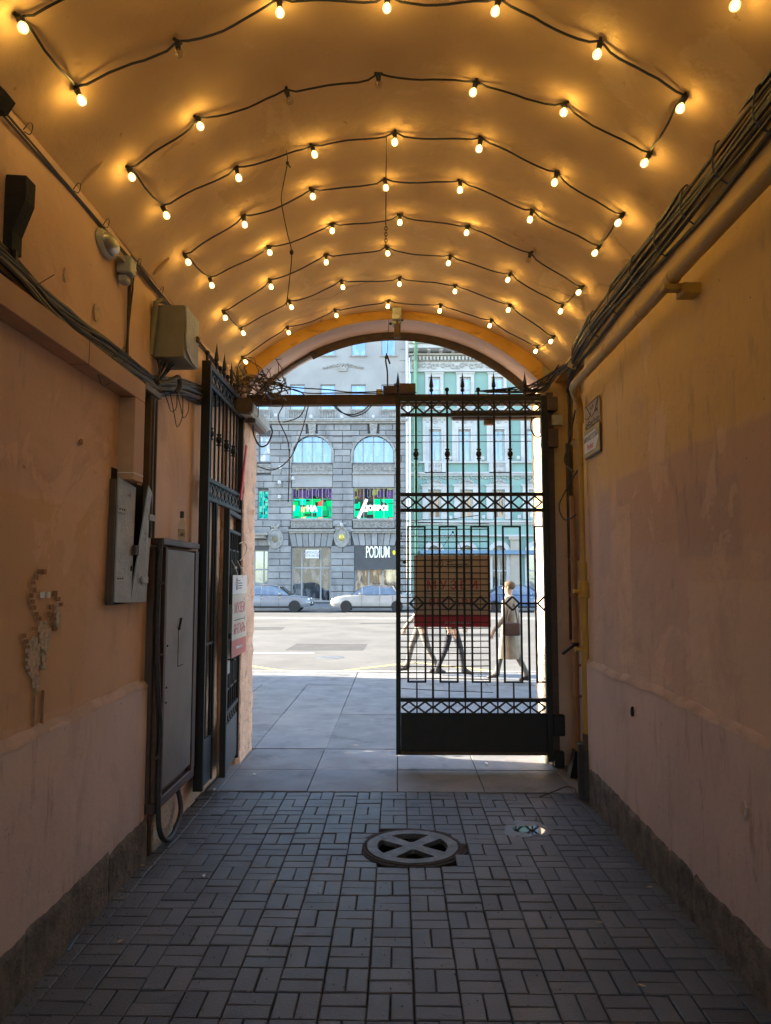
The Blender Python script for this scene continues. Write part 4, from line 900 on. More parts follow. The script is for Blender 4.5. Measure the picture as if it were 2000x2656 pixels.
dp = MB().cbox(xc_+.001, xc_+.030, 5.05, 5.725, .385, 1.985, .004).build('door', 'door_panel', tc)
MB().box(xc_+.0305, xc_+.0325, 5.34, 5.345, 1.16, 1.43).box(xc_+.0305, xc_+.0325, 5.345, 5.46, 1.16, 1.165).build('slot', 'void', dp); MB().ball((xc_+.032, 5.345, 1.43), .013, 8, 5).tube([(xc_+.034, 5.35, 1.43), (xc_+.034, 5.39, 1.50)], .009, 6).build('key', 'gate_black', dp)
for z in (1.33, 1.05, .95): MB().ball((xc_+.031, 5.085, z), .008, 6, 4).build('rivet', 'void', dp)
o = MB().cbox(XL+.001, XL+.02, 5.83, 5.97, 1.05, 1.55, .003).build('lower_panel', 'metal_grey', tc)
cs = MB().prism([(5.02, 0), (5.42, 0), (5.47, .15), (5.40, .262), (5.1, .262), (5.0, .12)], 'x', XL-.02, XL+.05); tag(cs.build('broken_base', 'peeled'), 'broken lump of old masonry under the tall cabinet', 'masonry')
# small bottle standing on the cabinet top
bt = empty('glass_bottle', (XL+.075, 5.38, 2.06), 0, 'small clear glass bottle with dark cap on the cabinet top', 'bottle')
MB().lathe([(.026, 0), (.028, .006), (.028, .11), (.024, .135), (.013, .155), (.012, .175)], 16, Matrix.Translation((XL+.075, 5.38, 2.061))).build('glass', 'bottle_glass', bt, smooth=True)
MB().lathe([(.0145, .168), (.0145, .215), (.012, .217)], 14, Matrix.Translation((XL+.075, 5.38, 2.061))).build('cap', 'cable_black', bt, smooth=True)
MB().lathe([(.0284, .03), (.0284, .085)], 16, Matrix.Translation((XL+.075, 5.38, 2.061))).build('paper_label', 'plate_old', bt)
# thick black hose beside the cabinet
hs = empty('rubber_hose', (XL+.06, 5.0, 0), 0, 'thick black rubber hose looping to the floor below the cabinet', 'hose')
MB().tube(smoothpath([(XL+.075, 4.90, 2.05), (XL+.07, 4.89, 1.5), (XL+.085, 4.90, 1.05), (XL+.09, 4.95, .8), (XL+.095, 4.93, .35), (XL+.10, 4.97, .14), (XL+.11, 5.10, .045), (XL+.11, 5.27, .05), (XL+.10, 5.44, .13), (XL+.06, 5.50, .25), (XL+.03, 5.47, .33)], 7), .018, 10).build('hose', 'rubber', hs, smooth=True)
for z in (1.75, 1.28, .62): MB().tube([(XL+.085, 4.903, z), (XL+.085, 4.905, z+.018)], .022, 10).build('clip', 'cable_grey', hs)
wp = MB().tube([(XL+.04, 4.93, 2.0), (XL+.035, 4.93, .5), (XL+.03, 4.96, .0)], .014, 8); tag(wp.build('thin_pipe', 'cable_brown', smooth=True), 'thin brown pipe running down beside the black hose', 'pipe')
# dark timber bracket at the left edge
tb = empty('timber_bracket', (XL, 3.0, 3.2), 0, 'dark charred timber bracket jutting from the left wall near the camera', 'bracket')
Pb = [(26, 462), (78, 465), (75, 525), (60, 562), (42, 606), (40, 655), (-14, 655), (-14, 575), (6, 545), (16, 510)]
def bpoly(P, Y): return [(atY(x, y, Y).x, atY(x, y, Y).z) for x, y in P]
MB().prism(bpoly(Pb, 3.0), 'y', 2.97, 3.05).build('strut', 'charred', tb); MB().prism(bpoly([(-110, 228), (10, 235), (28, 252), (6, 285), (-110, 290)], 2.8), 'y', 2.76, 2.84).build('head_block', 'charred', tb)
MB().prism(bpoly([(-10, 400), (0, 420), (14, 520), (2, 560), (-10, 560)], 2.98), 'y', 2.90, 2.965).build('brace', 'rust_steel', tb); MB().box(XL+.03, XL+.05, 2.98, 3.0, atY(10, 680, 3).z, atY(10, 654, 3).z).build('pin', 'gate_black', tb)
# peeled plaster where a tile picture was torn off
pe = empty('plaster_scar', (XL, 3.4, 1.3), 0, 'torn patch on the left wall with stepped brown glue outline and bare plaster', 'wall damage')
def scar(y0, y1, z0, z1, mat, nm, t=.003): MB().box(XL-.004, XL+.008, y0, y1, z0, z1).build(nm, mat, pe)
def pxr(x0, y0, x1, y1, mat, nm):
    a, b = WL(x0, y1), WL(x1, y0); scar(a.y, b.y, a.z, b.z, mat, nm)
for (x, y) in ((101, 1482), (114, 1482), (93, 1497), (85, 1512), (88, 1530), (81, 1545), (84, 1562), (86, 1577), (93, 1592), (100, 1604), (143, 1540), (150, 1555), (157, 1568), (147, 1583), (140, 1595), (133, 1606), (126, 1594), (133, 1575), (128, 1620), (86, 1630), (60, 1650), (65, 1665), (72, 1678), (70, 1700), (66, 1720), (75, 1738), (140, 1630)):
    pxr(x-3+wob(1), y-6+wob(2), x+3+wob(1), y+6+wob(2), 'scar_brown', 'glue_mark')
for (x0, y0, x1, y1) in ((84, 1750, 89, 1885), (106, 1790, 111, 1880)): pxr(x0, y0, x1, y1, 'scar_brown', 'glue_run')
def blob(cx, cy, rx, ry, n=64, seed=1):
    rnd = random.Random(seed); pts = []
    for i in range(n):
        a = 2*PI*i/n; r = rnd.uniform(.72, 1.12); p = WL(cx+rx*r*math.cos(a), cy+ry*r*math.sin(a)); pts.append((p.y, p.z))
    MB().prism(pts, 'x', XL-.004, XL+.0085).build('bare_patch', 'peeled', pe)
blob(113, 1655, 15, 42, seed=2); blob(85, 1705, 17, 52, seed=3); blob(147, 1600, 6, 32, seed=4); blob(93, 1770, 7, 28, seed=5); blob(112, 1712, 7, 24, seed=6)
for x in (109, 123): pxr(x-3, 1535, x+4, 1551, 'paper_white', 'tile')
def chip(name, cx, cy, rx, ry, seed, lab, wall=WL, X0=XL+.003, X1=XL+.010, mat='peeled'):
    rnd = random.Random(seed); pts = []
    for i in range(14):
        a = 2*PI*i/14; r = rnd.uniform(.55, 1.1); p = wall(cx+rx*r*math.cos(a), cy+ry*r*math.sin(a)); pts.append((p.y, p.z))
    o = MB().prism(pts, 'x', X0, X1).build(name, mat); return tag(o, lab, 'wall damage', 'paint chips on the walls')
chip('paint_chip', 247, 810, 7, 28, 11, 'long pale paint chip on the left wall below the cable run')
chip('paint_chip', 165, 715, 3, 24, 12, 'thin vertical pale scratch on the left wall left of the paint chip')
chip('paint_chip', 207, 1145, 5, 9, 13, 'small dark chip in the middle of the left wall', mat='scar_brown')
chip('paint_chip', 1655, 1845, 2, 13, 14, 'dark elongated hole in the right dado', WR, XR-.046, XR-.03, 'void')
chip('paint_chip', 1954, 2095, 6, 26, 15, 'worn spot on the right dado near the camera', WR, XR-.046, XR-.03, 'plaster_ledge')
for k, (x0, y0, x1, y1) in enumerate(((208, 478, 268, 415), (398, 712, 440, 668))):
    a, b = hit_vault(x0, y0, .0), hit_vault(x1, y1, .0); mb = MB(); pts = [a.lerp(b, t) for t in (0, .15, .4, .7, .9, 1)]
    pts = [Vector((p.x, p.y, vault_z(p.x, .002))) for p in pts]
    mb.tube(pts, [.008, .012, .015, .014, .010, .004], 8); tag(mb.build('vault_gouge', 'vault_plaster', smooth=True), ('longer' if k == 0 else 'shorter')+' raised plaster seam at the left foot of the vault', 'plaster seam', 'plaster seams on the vault')
# ------------------------------------------------------------------ cables
def bundle(name, loc, label, paths, radii, mats, group=None, n=5, wobble=.01):
    root = empty(name, loc, 0, label, 'cables', group)
    for k, P in enumerate(paths):
        pts = smoothpath(P, n); ph_ = random.uniform(0, 6); fr_ = random.uniform(2, 5)
        pts = [p+Vector((0, 0, wobble*math.sin(p.y*fr_+ph_))) + Vector((wob(.0015), wob(.0015), wob(.0015))) for p in pts]
        MB().tube(pts, radii[k % len(radii)], 6).build('cable', mats[k % len(mats)], root, smooth=True)
    return root
P = []
for k in range(17):
    o_ = XL+.014+.016*(k % 3)+wob(.004); z_ = 2.995+.0085*k+wob(.012)
    P.append([(o_, -2, z_), (o_, 2.0, z_+wob(.02)), (o_+wob(.006), 2.9, z_+.02+wob(.03)), (o_+wob(.006), 3.4, z_-.03+wob(.02)), (o_, 4.0, z_-.02+wob(.02)), (o_+wob(.006), 4.6, z_-.02+wob(.025)), (o_, 4.95, z_+.03+wob(.02)), (o_+.0, 5.45, z_+.15+wob(.02)), (o_, 5.95, z_+.23), (o_+.01, 6.6, z_+.35), (o_+.03, 7.15, z_+.52)])
bl_ = bundle('cable_bundle', (XL, 4.5, 3.05), 'thick sagging bundle of dark cables along the left wall above the pink duct', P, [.011, .008, .006, .013, .007], ['cable_grey', 'cable_black', 'cable_brown', 'cable_black', 'cable_grey'], 'cable bundles on the walls')
for (y, z) in ((3.12, 3.06), (4.0, 3.0), (4.1, 2.98), (4.85, 3.05)):
    MB().tube([(XL+.05, y, z), (XL+.075, y+.05, z+.05), (XL+.09, y+.12, z+.11)], .0025, 4).build('tie_end', 'cable_black', bl_)
for (y, z, s_) in ((3.75, 2.98, .15), (5.1, 3.1, .22), (5.25, 3.15, .17), (4.95, 3.08, .12)):
    MB().tube(smoothpath([(XL+.05, y, z), (XL+.07, y+.05, z-s_*.7), (XL+.06, y+.16, z-s_), (XL+.06, y+.28, z-s_*.5), (XL+.04, y+.34, z+.08)], 6), .0035, 5).build('loop', 'cable_black', bl_, smooth=True)
# grey hose elbow under the cabinet
MB().tube(smoothpath([(XL+.06, 4.80, 3.08), (XL+.08, 4.92, 3.12), (XL+.10, 5.04, 3.18), (XL+.11, 5.10, 3.20), (XL+.11, 5.13, 3.15), (XL+.09, 5.12, 3.10)], 6), .017, 8).build('grey_hose', 'cable_grey', bl_, smooth=True)
for k in range(5): MB().tube(smoothpath([(XL+.03+.02*k, 4.88+.03*k, 3.27), (XL+.03+wob(.02), 4.88+.03*k, 3.18), (XL+.04, 4.9+wob(.06), 3.10)], 4), .008, 6).build('cable', 'cable_black', bl_, smooth=True)
P = []
for k in range(3):
    o_ = XL+.010+.007*k
    P.append([(o_, 0, 3.72+.008*k), (o_, 2.84, 3.72+.008*k), (o_, 3.6, 3.73+.006*k), (o_, 4.35, 3.74+.006*k), (o_, 4.85, 3.725+.012*k), (o_, 5.9, 3.71+.012*k), (o_, 7.2, 3.70)])
b2 = bundle('cable_line', (XL, 4.3, 3.72), 'thin pair of cables along the left wall just under the vault', P[:2]+[P[2][3:]], [.006, .005, .007], ['cable_black', 'cable_grey', 'cable_brown'], wobble=.004)
for y in (3.05, 3.55, 3.93, 4.45, 4.9): MB().tube(smoothpath([(XL+.02, y, 3.745), (XL+.035, y+.02, 3.79), (XL+.03, y+.06, 3.80), (XL+.025, y+.05, 3.755), (XL+.018, y+.015, 3.745)], 4), .0025, 4).build('wire_tie', 'cable_black', b2)
P = [[(XL+.012+.009*k, 4.37+.01*k, 3.73), (XL+.016+.009*k, 4.35+.01*k, 3.55), (XL+.014, 4.36+.006*k, 3.3), (XL+.016, 4.35+.012*k, 3.08)] for k in range(3)]
bundle('cable_drop', (XL, 4.36, 3.1), 'short dark cables dropping on the left wall between lamp and cabinet', P, [.007, .006, .006], ['cable_black', 'cable_brown', 'cable_black'], wobble=.002)
# right wall bundle
P = []
for k in range(13):
    q = k/12; o_ = XR-.012-.05*abs(math.sin(k*1.9)); z_ = 3.66+.21*q+wob(.008); ye = 6.85+.03*(k % 3)
    pts = [(o_, y, z_+wob(.016)) for y in (-2, 1.0, 2.2, 3.0, 3.6, 4.2, 4.8, 5.3, 5.8)]+[(o_+.02, 6.35, z_-.02+wob(.01))]
    if k < 9: pts += [(1.60+.006*k, ye, z_-.10), (1.625+.004*k, ye+.05, 3.45), (1.63+.004*k, ye+.07+.012*(k % 4), 3.0), (1.63+.004*k, ye+.09+.012*(k % 4), 2.6+wob(.1)), (1.64+.003*k, ye+.10+.01*(k % 3), 2.1+wob(.25))]
    else: pts += [(1.58, 6.6, z_-.10), (1.52, 7.0, 3.72+wob(.03)), (1.47, 7.25, 3.66+wob(.04)), (1.35+wob(.1), 7.42, 3.66+wob(.02))]
    P.append(pts)
br = bundle('cable_bundle', (XR, 5.0, 3.7), 'heavy bundle of dark cables along the foot of the vault on the right', P, [.014, .008, .010, .007, .012, .006, .009], ['cable_black', 'cable_black', 'cable_grey', 'cable_brown', 'cable_black', 'cable_brown', 'cable_tan'], 'cable bundles on the walls', wobble=.012)
for y in (2.95, 3.35, 3.75, 4.15, 4.6, 5.1, 5.6): MB().tube(smoothpath([(XR-.02, y, 3.86), (XR-.075, y+.01, 3.84), (XR-.085, y+.03, 3.72), (XR-.02, y+.02, 3.645)], 4), .005, 5).tube([(XR-.05, y, 3.87), (XR-.10, y-.03, 3.93), (XR-.13, y-.02, 3.935)], .003, 4).build('wire_tie', 'cable_black', br)
MB().tube(smoothpath([(1.62, 6.62, 2.75), (1.55, 6.75, 2.6), (1.50, 6.85, 2.45), (1.54, 6.8, 2.32), (1.62, 6.7, 2.36)], 6), .006, 6).tube(smoothpath([(1.61, 6.6, 3.3), (1.57, 6.75, 3.0), (1.55, 6.8, 2.86), (1.60, 6.7, 2.75)], 5), .008, 6).build('loop', 'cable_black', br, smooth=True)
for (x, y, z, r_) in ((1.55, 6.42, 3.66, .5), (1.59, 6.55, 2.98, .6)): 
    M = Matrix.Translation((x, y, z)) @ Matrix.Rotation(r_, 4, 'Y'); mb = MB().add([M @ Vector(v) for v in ((-.04, 0, -.03), (.04, 0, -.03), (.04, 0, .03), (-.04, 0, .03), (-.04, .002, -.03), (.04, .002, -.03), (.04, .002, .03), (-.04, .002, .03))], [(0, 1, 2, 3), (7, 6, 5, 4), (0, 4, 5, 1), (1, 5, 6, 2), (2, 6, 7, 3), (3, 7, 4, 0)])
    mb.build('cable_tag', 'plate_old', br)
# gas pipe
gp = empty('gas_pipe', (1.52, 6.1, 0), 0, 'yellow gas pipe along the right wall turning down beside the gate', 'pipe')
MB().tube([(1.455, -3, 3.37), (1.455, 3.5, 3.372), (1.455, 5.98, 3.368), (1.465, 6.06, 3.36), (1.49, 6.12, 3.335), (1.515, 6.15, 3.30)], .036, 16).build('run', 'pipe_overpaint', gp, smooth=True)
MB().tube(smoothpath([(1.505, 6.14, 3.32), (1.54, 6.20, 3.27), (1.555, 6.225, 3.20), (1.555, 6.23, 3.10)], 5), [.034]*16, 14).build('elbow', 'gas_yellow', gp, smooth=True)
MB().tube([(1.555, 6.23, 3.12), (1.555, 6.232, 1.9)], .022, 14).build('riser', 'gas_yellow', gp, smooth=True)
MB().tube([(1.555, 6.232, 1.92), (1.555, 6.233, .42)], .032, 14).build('riser', 'gas_yellow', gp, smooth=True)
MB().lathe([(.034, 0), (.046, .01), (.046, .13), (.034, .15)], 16, Matrix.Translation((1.555, 6.232, 1.62))).build('insulating_joint', 'gas_yellow', gp, smooth=True)
MB().lathe([(.055, 0), (.04, .05), (.036, .12)], 14, Matrix.Translation((1.555, 6.233, .40))).build('cone', 'rust_steel', gp, smooth=True)
MB().lathe([(.066, 0), (.068, .2), (.064, .43), (.055, .44)], 18, Matrix.Translation((1.545, 6.25, 0.002))).build('sleeve', 'rubber', gp, smooth=True)
for z in (1.68, 1.20): MB().tube([(1.555, 6.23, z), (1.475, 6.23, z)], .014, 10).tube([(1.49, 6.23, z), (1.47, 6.23, z)], .021, 6).build('tap_stub', 'gas_yellow', gp)
br_ = MB(); y_ = 3.81
br_.cbox(1.40, XR+.0, y_-.03, y_+.03, 3.30, 3.333, .004).cbox(1.49, XR+.0, y_-.05, y_+.05, 3.27, 3.33, .004).tube([(1.455, y_-.02, 3.37), (1.455, y_+.03, 3.37)], .041, 14).build('wall_bracket', 'gas_yellow', gp)
for y in (4.3, 5.0): MB().tube([(1.455, y, 3.371), (1.455, y+.02, 3.371)], .0395, 14).build('weld', 'pipe_overpaint', gp)
# brown conduit riser, small grey conduits
cn = empty('conduit_riser', (1.62, 6.88, 0), 0, 'brown painted steel conduit standing in the corner behind the gas pipe', 'pipe')
MB().tube([(1.63, 6.88, 2.55), (1.63, 6.88, 1.3), (1.632, 6.89, .12)], .026, 12).build('tube', 'conduit_brown', cn, smooth=True)
for z in (1.95, 1.62, .98, .70): MB().tube([(1.63, 6.88, z), (1.63, 6.88, z+.03)], .034, 8).bar((1.60, 6.86, z+.015), (1.68, 6.89, z+.015), .02, .02).build('clamp', 'conduit_brown', cn)
MB().tube([(1.63, 6.88, 1.17), (1.63, 6.88, 1.20)], .035, 8).bar((1.62, 6.85, 1.19), (1.50, 6.84, 1.10), .03, .02).build('clamp', 'gate_black', cn)
MB().prism([(1.545, 0.002), (1.68, 0.002), (1.66, .22), (1.60, .24)], 'y', 6.84, 6.96).build('foot_shoe', 'gate_black', cn)
c2 = MB().tube([(1.66, 7.18, 3.1), (1.66, 7.18, 1.2)], .014, 8).tube([(1.655, 7.12, 2.9), (1.66, 7.12, 1.25)], .009, 8); tag(c2.build('grey_conduit', 'cable_grey', smooth=True), 'thin grey conduit pair beside the hinge column', 'pipe')
# rounded plaster buttress and ledge in the niche
mb = MB(); mb.prism([(YRd+.12, -.05), (YRd+1.0, -.05), (YRd+1.0, 1.12), (YRd+.42, 1.14), (YRd+.36, 1.10), (YRd+.36, 1.0)], 'x', 1.685, 1.725)
mb.prism([(YRd+.10, -.05), (YRd+.30, -.05), (YRd+.30, 1.00), (YRd+.25, 1.05), (YRd+.16, 1.05), (YRd+.11, .98)], 'x', 1.63, 1.725); mb.build('niche_dado', 'plaster_dado', bld)
# wall signs on the right
s1 = empty('hotel_sign', (XR, 5.92, 2.8), 0, 'yellow wall plate with a white arrow and hotel name', 'sign')
MB().cbox(XR-.016, XR-.0, 5.7, 6.155, 2.785, 3.005, .002).build('plate', 'plate_yellow', s1)
MB().box(XR-.012, XR-.001, 5.69, 5.699, 2.77, 3.0).box(XR-.012, XR-.001, 5.69, 6.155, 2.77, 2.784).build('back_edge', 'frame_brown', s1)
xx = XR-.0175
def arrow(k, x): return [(6.145, 2.815), (5.83, 2.815), (5.83, 2.795), (5.705, 2.893), (5.83, 2.99), (5.83, 2.970), (6.145, 2.970)]
ar = arrow(0, 0); MB().prism([(5.925+(y-5.925)*1.012, 2.893+(z-2.893)*1.05) for y, z in ar], 'x', xx+.0005, xx+.001).build('arrow_outline', 'ink_dark', s1); MB().prism(ar, 'x', xx-.0005, xx+.0003).build('arrow', 'sign_white', s1)
def TS(y, z): return Rframe((xx-.0008, y, z), (0, -1, 0), (0, 0, 1))
text_mesh('lettering', 'МИНИОТЕЛЬ', .062, 'ink_dark', s1, TS(5.955, 2.923), depth=.0003, bold=.0006); text_mesh('lettering', 'Perfect', .066, 'ink_red', s1, TS(5.96, 2.855), depth=.0003, bold=.001)
s2 = empty('scratched_sign', (XR, 5.92, 3.02), 0, 'scratched and faded wall plate above the yellow hotel plate', 'sign')
MB().cbox(XR-.010, XR-.0, 5.695, 6.145, 3.02, 3.215, .002).build('plate', 'plate_old', s2)
mb = MB(); xx2 = XR-.0112
for P_ in ([(6.12, 3.205), (5.71, 3.21)], [(5.72, 3.20), (5.83, 3.11)], [(6.07, 3.20), (5.95, 3.10)], [(5.87, 3.18), (5.91, 3.155), (5.97, 3.16)], [(6.14, 3.12), (6.04, 3.09), (5.97, 3.105), (5.91, 3.09), (5.83, 3.11), (5.73, 3.12)], [(6.13, 3.03), (6.02, 3.045), (5.97, 3.03), (5.91, 3.05), (5.81, 3.035), (5.71, 3.05)], [(6.09, 3.06), (6.03, 3.04), (6.01, 3.07), (5.95, 3.045)]):
    mb.tube([(xx2, y, z) for y, z in P_], .0035, 4)
mb.build('scratches', 'ink_dark', s2)
# tangle of wires above the left gate
tn = empty('wire_tangle', (-1.45, 7.3, 3.62), 0, 'dense tangle of loose wires above the hinge of the open left gate', 'cables')
rnd = random.Random(5)
for k in range(58):
    c = Vector((-1.45+rnd.uniform(-.12, .22), 7.25+rnd.uniform(-.2, .15), 3.72+rnd.uniform(-.10, .10)))
    pts = [c]
    d = Vector((rnd.uniform(-1, 1), rnd.uniform(-1, 1), rnd.uniform(-.5, .6))).normalized()
    for i in range(rnd.randint(4, 7)):
        d = (d+Vector((rnd.uniform(-1, 1), rnd.uniform(-1, 1), rnd.uniform(-.8, .7)))*.9).normalized(); q = pts[-1]+d*rnd.uniform(.05, .11)
        q.x = min(max(q.x, XL+.05), -1.12); q.y = min(max(q.y, 6.95), 7.55); q.z = min(max(q.z, 3.55), vault_z(q.x)-.06, 3.92); pts.append(q)
    MB().tube(smoothpath(pts, 4), rnd.choice((.004, .005, .007, .009)), 5).build('wire', rnd.choice(['cable_brown', 'cable_grey', 'cable_black', 'cable_tan', 'cable_brown']), tn, smooth=True)
for P_ in ([(-1.25, 7.4, 3.66), (-1.05, 7.38, 3.70), (-.92, 7.36, 3.60), (-.98, 7.36, 3.42), (-1.15, 7.38, 3.36)], [(-1.3, 7.4, 3.64), (-1.16, 7.38, 3.55), (-1.2, 7.36, 3.40), (-1.10, 7.38, 3.15), (-1.09, 7.4, 2.85), (-1.10, 7.42, 2.55)],
           [(-.9, 7.40, 3.54), (-.97, 7.38, 3.25), (-1.08, 7.4, 3.0), (-1.25, 7.42, 2.88), (-1.42, 7.44, 2.92)], [(-1.4, 7.35, 3.85), (-1.2, 7.38, 3.76), (-.95, 7.40, 3.67), (-.6, 7.40, 3.665), (-.2, 7.40, 3.66), (.2, 7.42, 3.67)],
           [(-1.4, 7.35, 3.78), (-1.1, 7.36, 3.72), (-.7, 7.36, 3.69), (-.45, 7.37, 3.665), (0, 7.38, 3.68)], [(-.66, 7.45, 3.56), (-.58, 7.44, 3.48), (-.47, 7.44, 3.45), (-.36, 7.44, 3.48), (-.27, 7.45, 3.56)], [(-.64, 7.47, 3.56), (-.55, 7.46, 3.47), (-.45, 7.46, 3.438), (-.34, 7.46, 3.47), (-.25, 7.47, 3.56)]):
    MB().tube(smoothpath(P_, 7), .006, 6).build('wire', random.choice(['cable_black', 'cable_brown', 'cable_black']), tn, smooth=True)
# thin loose wires near the right hinge
tr = empty('wire_tangle', (1.42, 7.3, 3.66), 0, 'loose wires fanning over the top right corner of the gate', 'cables')
for k in range(12):
    P_ = [(1.58, 6.9+rnd.uniform(-.1, .1), 3.80+rnd.uniform(-.05, .06)), (1.45, 7.2, 3.72+rnd.uniform(-.04, .05)), (1.28+rnd.uniform(-.1, .1), 7.36, 3.68+rnd.uniform(-.02, .05)), (1.0+rnd.uniform(-.25, .15), 7.4, 3.66+rnd.uniform(0, .03))]
    MB().tube(smoothpath(P_, 5), rnd.choice((.004, .005, .007)), 5).build('wire', rnd.choice(['cable_black', 'cable_black', 'cable_grey']), tr, smooth=True)
MB().tube(smoothpath([(1.36, 7.33, 3.42), (1.34, 7.33, 3.28), (1.40, 7.33, 3.19), (1.46, 7.33, 3.24), (1.47, 7.33, 3.40)], 6), .007, 6).build('wire', 'cable_black', tr, smooth=True)

# ================================================================== LITTER AND WATER
def onfloor(px, py): return atZ(px, py, .004)
def butt(px, py, a, lab):
    p = onfloor(px, py); l = .016; d = Vector((math.cos(a), math.sin(a), 0))*l
    o = MB().tube([p-d+Vector((0, 0, .004)), p+d+Vector((0, 0, .004))], .004, 8).build('cigarette_butt', 'cigarette'); tag(o, lab, 'cigarette butt', 'cigarette butts on the paving')
butt(1685, 2302, .2, 'cigarette butt on the paving close to the right plinth'); butt(1554, 2394, .05, 'cigarette butt in the middle of the right half of the paving'); butt(1664, 2558, -.5, 'cigarette butt nearest to the camera on the right')
butt(707, 2290, 1.3, 'cigarette butt left of centre below the drain cover'); butt(368, 2246, .3, 'cigarette butt against the left plinth by the hose'); butt(309, 2305, -.2, 'cigarette butt at the left plinth near the paper scrap'); butt(312, 2443, .9, 'cigarette butt on the left paving by the straw')
def scrap(px, py, s_, ang, lab, mat='paper_white', nm='paper_scrap', n=6, seed=1):
    p = onfloor(px, py); r_ = random.Random(seed); q = []
    for i in range(n):
        a = 2*PI*i/n+ang; r = s_*r_.uniform(.5, 1); q.append((p.x+r*math.cos(a)*.6, p.y+r*math.sin(a)*1.3, .008+r_.uniform(0, .012)))
    mb = MB().add(q+[(x, y, z+.002) for x, y, z in q], [tuple(range(n-1, -1, -1)), tuple(range(n, 2*n))]+[(i, (i+1) % n, n+(i+1) % n, n+i) for i in range(n)]); tag(mb.build(nm, mat), lab, 'litter')
scrap(529, 2275, .022, .5, 'white paper scrap on the left paving'); scrap(556, 2050, .035, .2, 'white scrap of paper under the wicket door', seed=3); scrap(660, 2010, .03, .3, 'pale crumpled scrap on the threshold slab', 'sign_beige', seed=4)
scrap(1262, 1983, .03, 1.0, 'pale scrap on the slab under the right gate', seed=5); scrap(1740, 2262, .02, .3, 'small brown leaf at the right plinth', 'dead_leaf', 'dry_leaf', seed=6); scrap(1200, 2240, .012, .3, 'tiny dark leaf by the drain cover', 'dead_leaf', 'dry_leaf', seed=7)
a, b = onfloor(160, 2468), onfloor(215, 2404); st = MB().tube([a+Vector((.03, 0, .006)), b+Vector((.01, 0, .006))], .004, 8); tag(st.build('drinking_straw', 'straw_blue'), 'blue drinking straw lying along the left plinth', 'straw')
a = [onfloor(x, y)+Vector((0, 0, z)) for x, y, z in ((1400, 2070, .008), (1435, 2060, .02), (1470, 2050, .03), (1490, 2052, .02), (1497, 2064, .006))]
tw = MB().tube(smoothpath(a, 4), .006, 6); tag(tw.build('bent_rod', 'rust_steel'), 'thin bent rod lying on the paving by the gas pipe foot', 'rod')
# puddle and wet film around a sunken paver
def blobz(cx, cy, rx, ry, ph, n=72):
    q = []
    for i in range(n):
        a = 2*PI*i/n; r_ = 1+.16*math.sin(2*a+ph)+.11*math.sin(3*a+ph*2.3)+.06*math.sin(7*a+ph); q.append((cx+rx*r_*math.cos(a), cy+ry*r_*math.sin(a)))
    return q
wt = empty('puddle', (.93, 5.5, 0), 0, 'small puddle with a wet halo on sunken pavers right of the drain', 'puddle')
MB().prism(blobz(.93, 5.52, .15, .20, 1.1), 'z', -.02, -.0065).build('wet_film', 'wet_film', wt); MB().prism(blobz(.95, 5.50, .10, .10, 2.2), 'z', -.02, -.0055).build('water', 'puddle_water', wt)
scrap(1392, 2128, .026, .4, 'dark leaf lying at the edge of the puddle', 'dead_leaf', 'dry_leaf', seed=9)

# ================================================================== HOUSES ACROSS THE AVENUE
YF = 50.0
def FP(px, py): p = atY(px, py, YF); return p.x, p.z
def c4(x, y): return 600+x*.2939, 850+y*.2939            # close-up coordinates of the grey house
def c5(x, y): return 1000+x*.3001, 850+y*.3001           # close-up coordinates of the green house
def R4(x0, y0, x1, y1): a = FP(*c4(x0, y1)); b = FP(*c4(x1, y0)); return a[0], b[0], a[1], b[1]
def R5(x0, y0, x1, y1): a = FP(*c5(x0, y1)); b = FP(*c5(x1, y0)); return a[0], b[0], a[1], b[1]
def holed_wall(root, x0, x1, z0, z1, y, th, holes, mat, nm='wall'):
    xs_ = sorted({x0, x1, *[min(max(h[0], x0), x1) for h in holes], *[min(max(h[1], x0), x1) for h in holes]}); zs_ = sorted({z0, z1, *[min(max(h[2], z0), z1) for h in holes], *[min(max(h[3], z0), z1) for h in holes]})
    mb = MB(); inh = lambda x, z: any(h[0] < x < h[1] and h[2] < z < h[3] for h in holes)
    grid = [[not inh((xs_[i]+xs_[i+1])/2, (zs_[k]+zs_[k+1])/2) for k in range(len(zs_)-1)] for i in range(len(xs_)-1)]
    def q(a, b, c, d): mb.add([a, b, c, d], [(0, 1, 2, 3)])
    for i in range(len(xs_)-1):
        for k in range(len(zs_)-1):
            a, b, c, d = xs_[i], xs_[i+1], zs_[k], zs_[k+1]
            if not grid[i][k]: continue
            q((a, y, c), (b, y, c), (b, y, d), (a, y, d))
            for (di, dk, e) in ((-1, 0, ((a, c), (a, d))), (1, 0, ((b, c), (b, d))), (0, -1, ((a, c), (b, c))), (0, 1, ((a, d), (b, d)))):
                ii, kk = i+di, k+dk
                if 0 <= ii < len(grid) and 0 <= kk < len(grid[0]) and grid[ii][kk]: continue
                (p, r), (s_, t) = e; q((p, y, r), (s_, y, t), (s_, y+th, t), (p, y+th, r))
    return mb.build(nm, mat, root)
